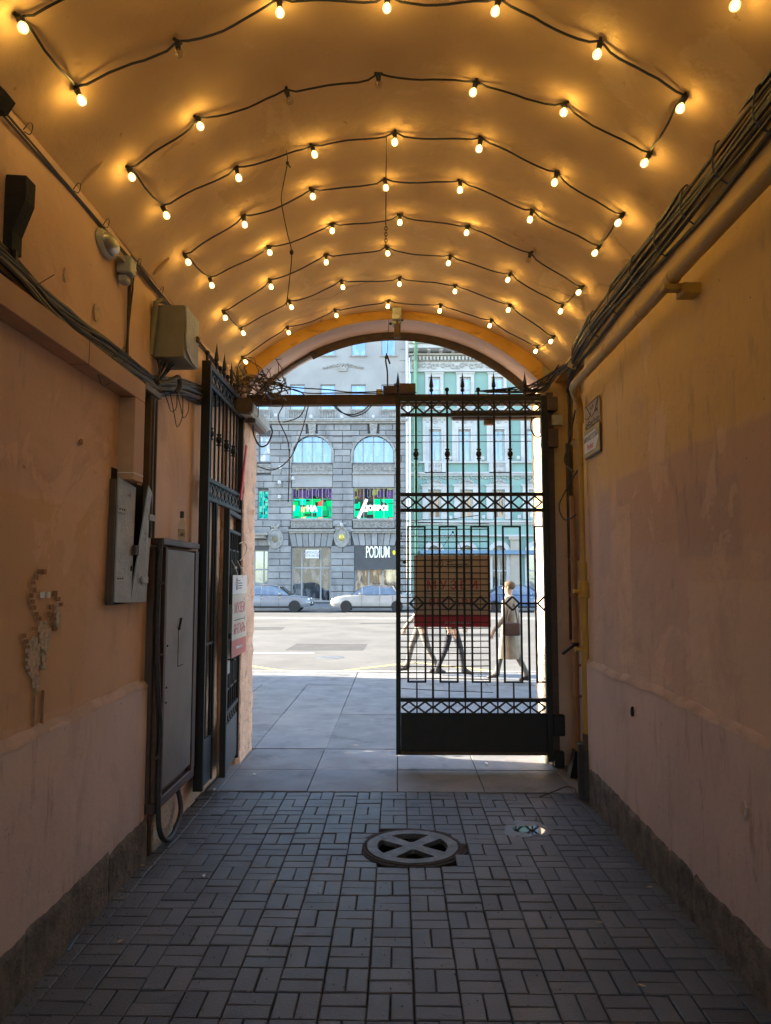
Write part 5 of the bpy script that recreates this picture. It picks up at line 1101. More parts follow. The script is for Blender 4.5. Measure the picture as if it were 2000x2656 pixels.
def window(root, r, y, frame, pane, vm=(), hm=(), fw=.07, depth=.22, room=None, nm='window'):
    """frame part with pane sub-part, mullions at fractions"""
    x0, x1, z0, z1 = r; mb = MB(); a, b = y+depth-.05, y+depth+.03
    mb.box(x0, x0+fw, a, b, z0, z1).box(x1-fw, x1, a, b, z0, z1).box(x0+fw, x1-fw, a, b, z1-fw, z1).box(x0+fw, x1-fw, a, b, z0, z0+fw)
    for f in vm: xm = x0+(x1-x0)*f; mb.box(xm-fw*.5, xm+fw*.5, a+.01, b, z0+fw, z1-fw)
    w_ = mb.build(nm, frame, root)
    for i, f in enumerate(hm):
        zm = z0+(z1-z0)*f; MB().box(x0+fw, x1-fw, a+.005, b, zm-fw*.5, zm+fw*.5).build('transom', frame, w_)
    MB().box(x0+.01, x1-.01, y+depth+.0, y+depth+.012, z0+.01, z1-.01).build('pane', pane, w_)
    return w_
# ---- grey stone house
gh = empty('stone_house', (-4, YF, 0), 0, 'grey rusticated stone house with arched windows and lit screens across the avenue', 'house')
GX0, GX1 = -24.0, .62
zcor = FP(*c4(700, 830))[1]; zbase = FP(*c4(700, 1880))[1]
holes = []
up_w = [R4(*t) for t in ((515, 500, 650, 722), (785, 500, 918, 722), (1055, 500, 1188, 722), (1325, 500, 1455, 722), (205, 500, 335, 722))]
top_w = [R4(*t) for t in ((515, -20, 650, 245), (790, -20, 920, 245), (1060, -20, 1190, 245), (1325, -20, 1450, 245))]
led = [R4(535, 1410, 890, 1688), R4(1080, 1410, 1435, 1688)]; ledn = R4(235, 1435, 328, 1690); warm = R4(245, 952, 345, 1182)
ar1, ar2 = R4(533, 948, 892, 1195), R4(1070, 948, 1438, 1195)
shopA, shopB, shopC = R4(525, 1935, 880, 2420), R4(1085, 1925, 1470, 2420), R4(150, 1960, 330, 2420)
holes = up_w+top_w+led+[ledn, warm, ar1, ar2, shopA, shopB, shopC]
holed_wall(gh, GX0, GX1, -.1, zcor, YF+.06, .5, holes, 'stone_joint', 'rusticated_wall')
holed_wall(gh, GX0, GX1, zcor, 19.5, YF+.0, .5, holes, 'render_grey', 'upper_wall')
MB().box(GX0, GX1, YF+.9, YF+1.0, -.1, 19).build('rooms_back', 'stone_joint', gh); MB().box(GX0, GX1, YF+.1, YF+12, 19.4, 19.8).build('roof', 'roof_sheet', gh)
MB().box(GX1-.3, GX1, YF+.02, YF+12, -.1, 19.4).build('party_wall', 'render_grey', gh)
# rusticated blocks, course by course round the openings
pitch = (zcor-zbase)/18.6; nblk = 0; course = 0; z = zcor-.18
arcs = [((r[0]+r[1])/2, (r[1]-r[0])/2, r[3]-(r[1]-r[0])/2) for r in (ar1, ar2)]
BLK = {}
def block_mesh(L, H):
    k = (round(L, 2), round(H, 2))
    if k not in BLK:
        c = .022; mb = MB(); hx_, hz_ = k[0]/2-.018, k[1]/2-.018
        back = [(-hx_, .05, -hz_), (hx_, .05, -hz_), (hx_, .05, hz_), (-hx_, .05, hz_)]; mid = [(x, .012-.05+.0, z_) for x, _, z_ in back]; fr_ = [(x-math.copysign(c, x), -.055, z_-math.copysign(c, z_)) for x, _, z_ in back]
        mb.add(back+mid+fr_, [(8, 9, 10, 11)]+[(k2, (k2+1) % 4, 4+(k2+1) % 4, 4+k2) for k2 in range(4)]+[(4+k2, 4+(k2+1) % 4, 8+(k2+1) % 4, 8+k2) for k2 in range(4)])
        me = mesh_of(mb, 'stone', 'stone_grey'); bm = bmesh.new(); bm.from_mesh(me); bmesh.ops.recalc_face_normals(bm, faces=bm.faces); bm.to_mesh(me); bm.free(); BLK[k] = me
    return BLK[k]
panels = [R4(530, 1196, 895, 1408), R4(1066, 1196, 1440, 1408), R4(520, 1690, 895, 1800), R4(1066, 1690, 1445, 1800), R4(225, 1185, 350, 1285), R4(505, 1800, 915, 1935), R4(1055, 1800, 1455, 1925), R4(660, 845, 760, 945), R4(1205, 845, 1305, 945)]
allblk = []
while z-pitch > .3:
    zm = z-pitch/2; cuts = []
    for h in holes+panels:
        if h in (ar1, ar2): continue
        if h[2] < zm+pitch*.3 and h[3] > zm-pitch*.3: cuts.append((h[0], h[1]))
    for (cx, r_, zc_) in arcs:
        rr = r_+.14
        if zm < zc_ and zm > ar1[2]-.02: cuts.append((cx-rr, cx+rr))
        elif zc_ <= zm < zc_+rr: w_ = math.sqrt(rr*rr-(zm-zc_)**2); cuts.append((cx-w_, cx+w_))
    x = -12.2; cuts.sort(); segs = []
    for a, b in cuts+[(GX1, 99)]:
        if a-x > .25: segs.append((x, a))
        x = max(x, b)
    for a, b in segs:
        n_ = max(1, round((b-a)/1.15)); L0 = (b-a)/n_; off = (course % 2)*.5
        edges = [a]+[a+L0*(i+off) for i in range(0 if off else 1, n_)]+[b]
        for p, q in zip(edges, edges[1:]):
            if q-p > .12: allblk.append((p, q, zm))
    z -= pitch; course += 1
vis_b = [t for t in allblk if t[1] > -10.4]
vis_b.sort(key=lambda t: -t[2]); 
for i, (p, q, zm) in enumerate(vis_b[:300]):
    o = link('stone', block_mesh(q-p, pitch), None, gh); o.location = ((p+q)/2, YF+wob(.006), zm); o.matrix_parent_inverse = root_matrix(gh).inverted()
mb = MB()
for (p, q, zm) in vis_b[300:]+[t for t in allblk if t[1] <= -10.4]: mb.box(p+.02, q-.02, YF-.05, YF+.055, zm-pitch/2+.02, zm+pitch/2-.02)
if mb.v: tag(mb.build('stones_beyond', 'stone_grey', gh), kind='stuff')
# spandrels and archivolts of the two arched windows
for (cx, r_, zc_), rc in zip(arcs, (ar1, ar2)):
    for sgn in (-1, 1):
        pts = [(cx+sgn*r_, zc_)]+[(cx+sgn*r_*math.cos(a), zc_+r_*math.sin(a)) for a in [PI/2*i/10 for i in range(1, 11)]]+[(cx+sgn*r_*.0, rc[3]+.02), (cx+sgn*(r_+.02), rc[3]+.02)]
        MB().prism(pts, 'y', YF-.04, YF+.3).build('spandrel', 'stone_grey', gh)
    mb = MB(); n_ = 22; vs = []; fs = []
    for i in range(n_+1):
        a = PI*i/n_
        for (rr, yy) in ((r_+.13, YF-.03), (r_+.13, YF-.08), (r_-.02, YF-.08), (r_-.02, YF+.02)): vs.append((cx+rr*math.cos(a), yy, zc_+rr*math.sin(a)))
    for i in range(n_):
        for k in range(4): fs.append((i*4+k, (i+1)*4+k, (i+1)*4+(k+1) % 4, i*4+(k+1) % 4))
    for sx in (-1, 1): mb.box(*sorted((cx+sx*(r_-.02), cx+sx*(r_+.13))), YF-.08, YF+.02, rc[2], zc_)
    mb.add(vs, fs).build('archivolt', 'stone_carved', gh)
    w_ = window(gh, rc, YF, 'frame_alu', 'glass_dark', (.25, .5, .75), (), .09, .20)
    # keystone, lattice panel, sill
    kx = cx; zk0 = rc[3]-.02; MB().prism([(kx-.18, zk0), (kx+.18, zk0), (kx+.30, zcor-.02), (kx-.30, zcor-.02)], 'y', YF-.14, YF+.05).build('keystone', 'stone_carved', gh)
    mb = MB()
    for k in range(5): mb.ball((kx+(.07 if k % 2 else -.06), YF-.15, zk0+.2+k*.12), .07, 7, 5, (1, .5, 1))
    mb.build('keystone_leaf', 'stone_carved', gh)
def lattice(r, nm='lattice_panel'):
    x0, x1, z0, z1 = r; mb = MB(); mb.box(x0, x1, YF-.02, YF+.02, z0, z1); h = z1-z0; n_ = max(3, int((x1-x0)/(h*.52))); s_ = (x1-x0)/n_
    mb.box(x0, x1, YF-.07, YF-.02, z1-.05, z1).box(x0, x1, YF-.07, YF-.02, z0, z0+.05)
    for i in range(n_):
        c = x0+s_*(i+.5); rr = s_*.42; zc_ = (z0+z1)/2
        mb.tube([(c+rr*math.cos(a), YF-.04, zc_+min(rr, h*.4)*math.sin(a)) for a in [2*PI*k/8+PI/8*(i % 2) for k in range(9)]], .035, 4, False)
        mb.bar((c+s_*.5, YF-.04, z0), (c+s_*.5, YF-.04, z1), .05, .04)
    mb.build(nm, 'stone_carved', gh)
for t in ((535, 1208, 890, 1283), (1072, 1208, 1438, 1283), (525, 1706, 890, 1765), (1075, 1706, 1438, 1765), (228, 1205, 345, 1280)): lattice(R4(*t))
for t in ((528, 1283, 897, 1297), (1066, 1283, 1444, 1297), (525, 1690, 895, 1704), (1072, 1690, 1442, 1704)): r = R4(*t); MB().box(r[0], r[1], YF-.14, YF+.05, r[2], r[3]).build('sill', 'stone_carved', gh)
for t in ((497, 1780, 920, 1797), (1056, 1780, 1475, 1797)): r = R4(*t); MB().box(r[0], r[1], YF-.28, YF+.05, r[2], r[3]).box(r[0]+.1, r[1]-.1, YF-.2, YF+.05, r[2]-.12, r[2]).build('ledge', 'stone_carved', gh)
for t in ((535, 1299, 892, 1406), (1070, 1299, 1438, 1406)): r = R4(*t); MB().box(r[0], r[1], YF-.01, YF+.05, r[2], r[3]).build('plain_panel', 'render_grey', gh)
# flat arches over the ground floor
for t in ((505, 1802, 915, 1932), (1055, 1802, 1472, 1922)):
    x0, x1, z0, z1 = R4(*t); n_ = 7
    for i in range(n_):
        f0, f1 = i/n_, (i+1)/n_; sk = .35; cx = (x0+x1)/2; wd = (x1-x0)
        top = [cx+(f-.5)*wd*1.0 for f in (f0, f1)]; bot = [cx+(f-.5)*wd*.86 for f in (f0, f1)]; pr = .10 if i == 3 else .05
        MB().prism([(bot[0]+.02, z0), (bot[1]-.02, z0), (top[1]-.02, z1-.02), (top[0]+.02, z1-.02)], 'y', YF-pr, YF+.06).build('voussoir', 'stone_grey', gh)
# cornice
MB().box(GX0, GX1+.1, YF-.32, YF+.0, zcor-.02, zcor+.12).box(GX0, GX1, YF-.2, YF+.0, zcor-.16, zcor-.021).build('cornice', 'stone_carved', gh); MB().box(GX0, GX1+.1, YF-.36, YF+.0, zcor+.121, zcor+.15).build('cornice_cap', 'roof_sheet', gh)
# upper windows with baluster panels
for i, r in enumerate(up_w+top_w):
    window(gh, r, YF, 'frame_alu', 'glass_sky', (), (), .06, .18)
    MB().box(r[0]-.08, r[1]+.08, YF-.10, YF+.02, r[2]-.10, r[2]).build('sill', 'stone_carved', gh)
    if i < 5:
        x0, x1 = r[0], r[1]; z1_ = r[2]-.14; z0_ = zcor+.17; mb = MB().box(x0-.08, x1+.08, YF-.12, YF-.002, z0_, z0_+.06); n_ = 9
        for k in range(n_): xk = x0+(x1-x0)*(k+.5)/n_; mb.lathe([(.04, 0), (.07, .12), (.05, .28), (.035, .40), (.06, z1_-z0_-.06)], 6, Matrix.Translation((xk, YF-.06, z0_+.06)))
        mb.box(x0-.1, x0, YF-.12, YF-.002, z0_+.06, z1_).box(x1, x1+.1, YF-.12, YF-.002, z0_+.06, z1_).build('balustrade', 'stone_carved', gh)
# quoins on the upper wall
for (xa, xb_) in ((372, 480), (1486, 1540)):
    for k in range(20):
        za = FP(*c4(400, 800-k*56)); h = .62; a = FP(*c4(xa, 600))[0]; b = min(FP(*c4(xb_, 600))[0], GX1)
        if zcor+.25+k*.80 > 19: break
        MB().cbox(a, b, YF-.05, YF+.02, zcor+.25+k*.80, zcor+.25+k*.80+.765, .02).build('quoin', 'render_grey', gh)
# cartouche
cxz = FP(*c4(985, 350)); mb = MB()
for sx in (-1, 1):
    for k in range(5):
        c = (cxz[0]+sx*(.35+k*.24), YF-.04, cxz[1]+.12-.05*k); rr = .17-.018*k
        mb.tube([(c[0]+rr*(1-q*.1)*math.cos(sx*a)*1.1, YF-.05, c[2]+rr*(1-q*.1)*math.sin(a)*.8) for q, a in enumerate([PI*i/4 for i in range(9)])], .035, 5, False)
for k in range(9): mb.ball((cxz[0]+(-.28+.07*k), YF-.05, cxz[1]+.12+.1*math.sin(k*2.1)), .085, 7, 5, (1, .7, 1))
mb.prism([(cxz[0]-.34, cxz[1]+.0), (cxz[0]-.25, cxz[1]-.30), (cxz[0]+.25, cxz[1]-.30), (cxz[0]+.34, cxz[1]+.0)], 'y', YF-.10, YF+.02).build('cartouche', 'stone_carved', gh)
# medallions
for k, (mx, my) in enumerate(((975, 1850), (390, 1862))):
    cx, cz = FP(*c4(mx, my)); mb = MB(); n_ = 24
    mb.prism([(cx+.42*math.cos(2*PI*i/n_), cz+.58*math.sin(2*PI*i/n_)) for i in range(n_)], 'y', YF-.10, YF+.0)
    mb.tube([(cx+.47*math.cos(2*PI*i/n_), YF-.09, cz+.64*math.sin(2*PI*i/n_)) for i in range(n_+1)], .075, 6, False)
    for q in range(5): mb.ball((cx+(-.2+.1*q), YF-.12, cz+.82+.08*math.sin(q*2)), .11, 7, 5, (1, .6, 1))
    md = mb.build('medallion', 'stone_carved', gh)
    MB().ball((cx, YF-.11, cz), .22, 12, 8, (.9, .3, 1.15)).build('gilt_emblem', 'gold' if k == 0 else 'box_khaki', md, smooth=True)
# lit screens in the two big windows, stained upper lights
for k, r in enumerate(led):
    w_ = window(gh, r, YF, 'frame_alu', 'glass_dark', (.25, .5, .75), (), .05, .16); x0, x1, z0, z1 = r; zt = z0+(z1-z0)*.64
    MB().box(x0+.05, x1-.05, YF+.14, YF+.158, z0+.05, zt).build('screen', 'screen_green' if k == 0 else 'screen_mixed', w_); MB().box(x0+.05, x1-.05, YF+.14, YF+.158, zt+.02, z1-.05).build('stained_light', 'screen_purple', w_)
    for f in (.125, .375, .625, .875):
        xm = x0+(x1-x0)*f; zc_ = zt+(z1-zt)*.52; a, b = .085, .24
        MB().tube([(xm-a, YF+.12, zc_-b), (xm-a, YF+.12, zc_+b), (xm, YF+.12, zc_+b+.08), (xm+a, YF+.12, zc_+b), (xm+a, YF+.12, zc_-b), (xm, YF+.12, zc_-b-.08), (xm-a, YF+.12, zc_-b)], .018, 4, False).build('lead_loop', 'frame_alu', w_)
    tx = FP(*c4(710, 1597)) if k == 0 else FP(*c4(1270, 1592))
    text_mesh('lettering', ('НА', 'ДОБРО!')[k], .50 if k == 0 else .46, 'screen_white', w_, Rframe((tx[0], YF+.105, tx[1]), (1, 0, 0), (0, 0, 1)), bold=.03, depth=.005, sx=1.0 if k == 0 else .98)
    if k == 1:
        a, b = FP(*c4(1120, 1680)), FP(*c4(1195, 1512)); MB().bar((a[0], YF+.125, a[1]), (b[0], YF+.125, b[1]), .20, .01, up=(0, 1, 0)).build('light_streak', 'screen_white', w_)
w_ = window(gh, ledn, YF, 'frame_alu', 'glass_dark', (.5,), (), .05, .16); MB().box(ledn[0]+.06, ledn[1]-.06, YF+.14, YF+.158, ledn[2]+.06, ledn[3]-.06).build('screen', 'screen_teal', w_)
window(gh, warm, YF, 'frame_alu', 'glass_warm', (), (.3,), .06, .18)
r = R4(195, 1815, 335, 1862); MB().box(r[0], r[1], YF-.9, YF+.0, r[2]+.2, r[3]).box(r[0], r[1]-.2, YF-.7, YF+.0, r[2], r[2]+.199).build('entrance_canopy', 'stone_carved', gh)
# shop fronts
for r, pn in ((shopA, 'glass_dark'), (shopB, 'glass_warm'), (shopC, 'glass_dark')): window(gh, r, YF, 'render_grey', pn, (.26, .74) if r != shopB else (.33, .66), (.62,), .10, .25, nm='shop_front')
MB().box(shopB[0], shopB[1], YF-.02, YF+.2, shopB[3]-1.6, shopB[3]-.02).build('sign_panel', 'stone_joint', gh)
def flood(root, px, py): x, z_ = FP(px, py); MB().cbox(x-.10, x+.10, YF-.42, YF-.22, z_-.12, z_+.12, .03).tube([(x, YF-.3, z_-.12), (x, YF-.05, z_-.26)], .03, 6).build('flood_lamp', 'trim_white', root)
for (x, y) in ((400, 783), (710, 795), (980, 793), (1255, 793), (437, 1240), (432, 1370), (432, 1497), (975, 1740), (550, 1335)): flood(gh, *c4(x, y))
# shop lettering and rent notice
pd = empty('shop_sign', (FP(*c4(1290, 1985))[0], YF, FP(*c4(1290, 1985))[1]), 0, 'glowing pale PODIUM letters over the shop across the avenue', 'sign')
x, z_ = FP(*c4(1293, 1985)); text_mesh('lettering', 'PODIUM', 1.12, 'letter_glow', pd, Rframe((x, YF-.10, z_), (1, 0, 0), (0, 0, 1)), bold=.008, depth=.02, sx=.38)
MB().bar((x-.9, YF-.07, z_-.3), (x+.9, YF-.07, z_-.3), .04).bar((x-.9, YF-.07, z_+.3), (x+.9, YF-.07, z_+.3), .04).build('rail', 'frame_alu', pd)
gn = FP(*c4(1436, 1985)); MB().ball((gn[0], YF-.2, gn[1]), .15, 12, 8, (.6, .4, 1)).build('green_lamp', 'lamp_green_yellow', pd, smooth=True)
r = R4(655, 1960, 775, 2035); rn = empty('rent_notice', ((r[0]+r[1])/2, YF, r[2]), 0, 'white rent notice board over the shop door across the avenue', 'sign')
MB().box(r[0], r[1], YF-.06, YF-.03, r[2], r[3]).build('board', 'sign_white', rn)
for t, zz_, s_ in (('АРЕНДА', .66, .26), ('579-00-00', .28, .22)): text_mesh('lettering', t, s_, 'frame_alu', rn, Rframe(((r[0]+r[1])/2, YF-.065, r[2]+(r[3]-r[2])*zz_), (1, 0, 0), (0, 0, 1)), depth=.003, bold=.004)
# ---- downpipe between the houses
dw = empty('downpipe', (FP(*c5(195, 900))[0], YF, 0), 0, 'pale white downpipe between the stone house and the green house', 'pipe')
x = FP(*c5(194, 900))[0]; MB().tube([(x, YF-.22, 0.1), (x, YF-.22, 18.5)], .09, 10).build('pipe', 'pipe_pale', dw, smooth=True)
for z_ in (2.2, 5.5, 9, 12.5, 15.5): MB().tube([(x, YF-.22, z_), (x, YF-.22, z_+.1)], .115, 10).bar((x, YF-.22, z_+.05), (x, YF-.0, z_+.05), .04).build('bracket', 'pipe_pale', dw)

# ---- green house
ge = empty('green_house', (6, YF, 0), 0, 'sea green house with white window surrounds and ornate cornice across the avenue', 'house')
HX0, HX1 = FP(*c5(218, 900))[0], 22.0
r1 = [R5(x0, 400, x1, 700) for x0, x1 in ((345, 500), (615, 765), (890, 1045), (1180, 1330), (1450, 1600))]
r2 = [R5(x0, 880, x1, 1155) for x0, x1 in ((375, 480), (630, 735), (930, 1025), (1225, 1320), (1500, 1600))]
r3 = [R5(x0, 1400, x1, 1650) for x0, x1 in ((370, 480), (645, 755), (925, 1030), (1240, 1345), (1510, 1610))]
gf = [R5(x0, 1850, x1, 2460) for x0, x1 in ((335, 500), (610, 790), (895, 1075), (1215, 1390), (1500, 1670))]
r1o = [(a+.22, b-.22, c+.1, d-.22) for a, b, c, d in r1]
ztop = FP(*c5(600, 372))[1]
holed_wall(ge, HX0, HX1, -.1, ztop, YF+.02, .45, r1o+r2+r3+gf, 'facade_green', 'wall')
MB().box(HX0, HX1, YF+.9, YF+1.0, -.1, ztop).build('rooms_back', 'stone_joint', ge)
for i, r in enumerate(r1o):
    o_ = r1[i]; mb = MB(); t = .2
    mb.box(o_[0], r[0], YF-.08, YF+.05, o_[2], o_[3]).box(r[1], o_[1], YF-.08, YF+.05, o_[2], o_[3]).box(r[0], r[1], YF-.08, YF+.05, r[3], o_[3]).box(o_[0]-.05, o_[1]+.05, YF-.14, YF+.05, o_[3], o_[3]+.10)
    mb.build('surround', 'trim_white', ge); window(ge, r, YF, 'trim_white', 'glass_sky', (.5,), (.60,), .10, .16); MB().box(o_[0]-.05, o_[1]+.05, YF-.16, YF+.02, o_[2]-.12, o_[2]).build('sill', 'trim_white', ge)
for i, r in enumerate(r2):
    mb = MB(); x0, x1, z0, z1 = r; sw = .42
    mb.box(x0-sw, x0, YF-.10, YF+.05, z0-.05, z1+.30).box(x1, x1+sw, YF-.10, YF+.05, z0-.05, z1+.30).box(x0, x1, YF-.10, YF+.05, z1, z1+.30).box(x0-.12, x0-.02, YF-.15, YF-.10, z0, z1+.15).box(x1+.02, x1+.12, YF-.15, YF-.10, z0, z1+.15).box(x0-.12, x1+.12, YF-.15, YF-.10, z1+.15, z1+.24)
    mb.build('surround', 'trim_white', ge)
    zt = z1+.30; MB().box(x0-sw, x1+sw, YF-.09, YF+.03, zt, zt+.55).build('frieze_panel', 'trim_white', ge)
    mb = MB().tube([((x0+x1)/2+.17*math.cos(2*PI*k/12), YF-.11, zt+.28+.17*math.sin(2*PI*k/12)) for k in range(13)], .035, 5, False).ball(((x0+x1)/2, YF-.1, zt+.28), .09, 8, 6, (1, .5, 1))
    for sx in (-1, 1):
        for k in range(3): mb.ball(((x0+x1)/2+sx*(.32+.17*k), YF-.10, zt+.28+.07*(-1)**k), .09, 7, 5, (1.2, .4, .7))
    mb.build('rosette', 'relief_white', ge)
    MB().box(x0-sw-.12, x1+sw+.12, YF-.34, YF+.02, zt+.58, zt+.70).box(x0-sw-.04, x1+sw+.04, YF-.22, YF+.02, zt+.551, zt+.579).build('hood', 'trim_white', ge)
    if i == 1:
        cx = (x0+x1)/2; mb = MB(); n_ = 16; pts = [(cx+1.1*math.cos(PI*k/n_), zt+.70+.50*math.sin(PI*k/n_)) for k in range(n_+1)]; mb.prism(pts, 'y', YF-.25, YF+.02).build('round_pediment', 'relief_white', ge)
    window(ge, r, YF, 'trim_white', 'blind_pale' if False else 'glass_dark', (.5,), (.68,), .11, .16)
    if i % 2 == 0:
        za, zb_ = z0-.75, z0-.15; mb = MB().box(x0-.3, x1+.3, YF-.2, YF+.02, za-.08, za).box(x0-.3, x0-.02, YF-.2, YF+.02, za, zb_).box(x1+.02, x1+.3, YF-.2, YF+.02, za, zb_)
        for k in range(8): mb.lathe([(.04, 0), (.075, .15), (.05, .3), (.04, .42), (.06, zb_-za)], 6, Matrix.Translation((x0+(x1-x0)*(k+.5)/8, YF-.1, za)))
        mb.build('balustrade', 'trim_white', ge)
zL = r2[0][2]; MB().box(HX0, HX1, YF-.18, YF+.02, zL-.14, zL-.02).build('string_course', 'trim_white', ge)
for y_, h_, d_ in ((1250, .12, .2), (1268, .1, .12), (1668, .14, .25), (1690, .1, .14), (1790, .12, .2)): z_ = FP(*c5(600, y_))[1]; MB().box(HX0, HX1, YF-d_, YF+.015, z_-h_, z_).build('string_course', 'trim_white', ge)
z_ = FP(*c5(600, 1300))[1]; mb = MB(); x = HX0+.3
while x < 12: mb.ball((x, YF-.02, z_+.06*math.sin(x*9)), .10, 6, 4, (1, .5, .7)); x += .19
mb.build('garland_relief', 'relief_white', ge)
for i, r in enumerate(r3):
    mb = MB(); x0, x1, z0, z1 = r; sw = .40
    mb.box(x0-sw, x0, YF-.10, YF+.05, z0-.05, z1+.25).box(x1, x1+sw, YF-.10, YF+.05, z0-.05, z1+.25).box(x0, x1, YF-.10, YF+.05, z1, z1+.25).box(x0-sw-.1, x1+sw+.1, YF-.18, YF+.05, z1+.25, z1+.34); mb.build('surround', 'trim_white', ge)
    cx = (x0+x1)/2; mb = MB().prism([(cx-.72, z1+.35), (cx+.72, z1+.35), (cx+.42, z1+.52), (cx+.2, z1+.72), (cx-.2, z1+.72), (cx-.42, z1+.52)], 'y', YF-.10, YF+.02)
    for k in range(7): mb.ball((cx-.45+.15*k, YF-.12, z1+.5+.12*math.sin(PI*k/6)), .09, 7, 5, (1, .6, 1))
    mb.build('crest', 'relief_white', ge); window(ge, r, YF, 'trim_white', 'glass_warm', (.5,), (.70,), .11, .16)
for i, r in enumerate(gf):
    x0, x1, z0, z1 = r; cx, rr = (x0+x1)/2, (x1-x0)/2; zc_ = z1-rr
    for sgn in (-1, 1):
        pts = [(cx+sgn*rr, zc_)]+[(cx+sgn*rr*math.cos(a), zc_+rr*math.sin(a)) for a in [PI/2*k/10 for k in range(1, 11)]]+[(cx, z1+.02), (cx+sgn*(rr+.02), z1+.02)]
        MB().prism(pts, 'y', YF+.0, YF+.3).build('spandrel', 'facade_green', ge)
    mb = MB(); n_ = 20; vs = []; fs = []
    for k in range(n_+1):
        a = PI*k/n_
        for (q_, yy) in ((rr+.05, YF+.0), (rr+.05, YF-.12), (rr-.25, YF-.12), (rr-.25, YF+.2)): vs.append((cx+q_*math.cos(a), yy, zc_+q_*math.sin(a)))
    for k in range(n_):
        for q_ in range(4): fs.append((k*4+q_, (k+1)*4+q_, (k+1)*4+(q_+1) % 4, k*4+(q_+1) % 4))
    for sx in (-1, 1): mb.box(*sorted((cx+sx*(rr-.25), cx+sx*(rr+.05))), YF-.12, YF+.2, z0+.0, zc_)
    mb.add(vs, fs).build('arch_surround', 'trim_white', ge); window(ge, (x0+.1, x1-.1, z0+.1, z1), YF, 'trim_white', 'glass_dark', (.5,), (.58,), .09, .22)
a = R5(1085, 1835, 1150, 2460); MB().box(a[0], a[1], YF-.30, YF+.0, 0, a[3]).box(a[0]-.12, a[1]+.12, YF-.40, YF+.0, a[3], a[3]+.22).build('pilaster', 'shop_beige', ge)
r = R5(300, 1925, 1700, 1960); MB().box(r[0], r[1], YF-.55, YF-.13, r[2], r[3]).build('bus_streak_band', 'streak_blue', ge)  # blue band stands in for the streak of a passing bus
# cornice: frieze, dentils, brackets, eaves
zf0, zf1 = FP(*c5(600, 372))[1], FP(*c5(600, 298))[1]; MB().box(HX0-.05, HX1, YF-.10, YF+.3, zf0, zf1).box(HX0-.05, HX1, YF-.2, YF+.3, zf0-.1, zf0-.001).build('frieze', 'trim_white', ge)
mb = MB(); x = HX0+.25; k = 0; hf = zf1-zf0
while x < 12.5:
    c = (x, zf0+hf*.5); sg_ = 1 if k % 2 else -1
    mb.tube([(c[0]+hf*(.36-.035*q)*math.cos(sg_*(a+.6)), YF-.13, c[1]+sg_*hf*(.36-.035*q)*math.sin(a+.6)) for q, a in enumerate([PI*i/4 for i in range(9)])], .045, 4, False)
    for q in range(3): mb.ball((x+.32+wob(.08), YF-.13, c[1]+wob(hf*.3)), .09, 6, 4, (1.3, .5, .7))
    x += .66; k += 1
mb.build('scroll_relief', 'relief_white', ge)
zd0, zd1 = FP(*c5(600, 288))[1], FP(*c5(600, 258))[1]; zb0, zb1 = FP(*c5(600, 246))[1], FP(*c5(600, 215))[1]
MB().box(HX0-.05, HX1, YF-.16, YF+.3, zf1, zb0).build('cornice_bed', 'stone_carved', ge)
mb = MB(); x = HX0+.1
while x < 12.5: mb.box(x, x+.13, YF-.34, YF-.161, zd0, zd1); x += .245
mb.build('dentils', 'trim_white', ge)
MB().box(HX0-.1, HX1, YF-.36, YF+.3, zb0, zb0+.1).build('cornice_fillet', 'trim_white', ge); mb = MB(); x = HX0+.3; k = 0
while x < 12.5: MB().prism([(YF-.36, zb0+.1), (YF-.95, zb1-.12), (YF-.95, zb1), (YF-.2, zb1), (YF-.2, zb0+.1)], 'x', x, x+.22).build('console', 'trim_white', ge); x += .83
MB().box(HX0-.15, HX1, YF-1.15, YF+.3, zb1, zb1+.28).build('eaves', 'trim_white', ge); MB().box(HX0-.15, HX1, YF-1.25, YF+.3, zb1+.281, zb1+.42).build('gutter', 'relief_white', ge)
MB().prism([(YF-1.2, zb1+.421), (YF+.6, zb1+1.6), (YF+.6, zb1+.421)], 'x', HX0-.1, HX1).build('roof', 'roof_sheet', ge); MB().box(HX0, HX1, YF+.601, YF+3, zb1, zb1+3.2).build('attic', 'trim_white', ge)
for k in range(28): x = HX0+.2+k*.5; MB().bar((x, YF-1.2, zb1+.44), (x, YF+.6, zb1+1.62), .03, .05).build('roof_seam', 'roof_sheet', ge)
for (x, y) in ((558, 1135), (835, 1135), (1140, 1130), (562, 1643), (843, 1640), (1150, 1637)): flood(ge, *c5(x, y))
# rusticated strip beside the downpipe and the green pipe
for k in range(18): z_ = .8+k*.78; MB().box(HX0, HX0+.75, YF-.04, YF+.019, z_, z_+.70).build('strip_stone', 'facade_green', ge) if z_ < ztop-.8 else None
x = FP(*c5(260, 900))[0]; pg = empty('downpipe', (x, YF, 0), 0, 'green downpipe with a funnel top on the sea green house', 'pipe')
MB().tube([(x, YF-.30, .1), (x, YF-.30, zf1), (x, YF-1.18, zb1+.15), (x, YF-1.25, zb1+.35)], .13, 12).build('pipe', 'pipe_green', pg, smooth=True); MB().lathe([(.14, 0), (.30, .38), (.33, .52), (.28, .53)], 12, Matrix.Translation((x, YF-1.30, zb1+.25))).build('funnel', 'pipe_green', pg, smooth=True)
for z_ in (3, 6.2, 9.4, 12.6): MB().tube([(x, YF-.30, z_), (x, YF-.30, z_+.12)], .16, 10).build('sleeve', 'pipe_green', pg)

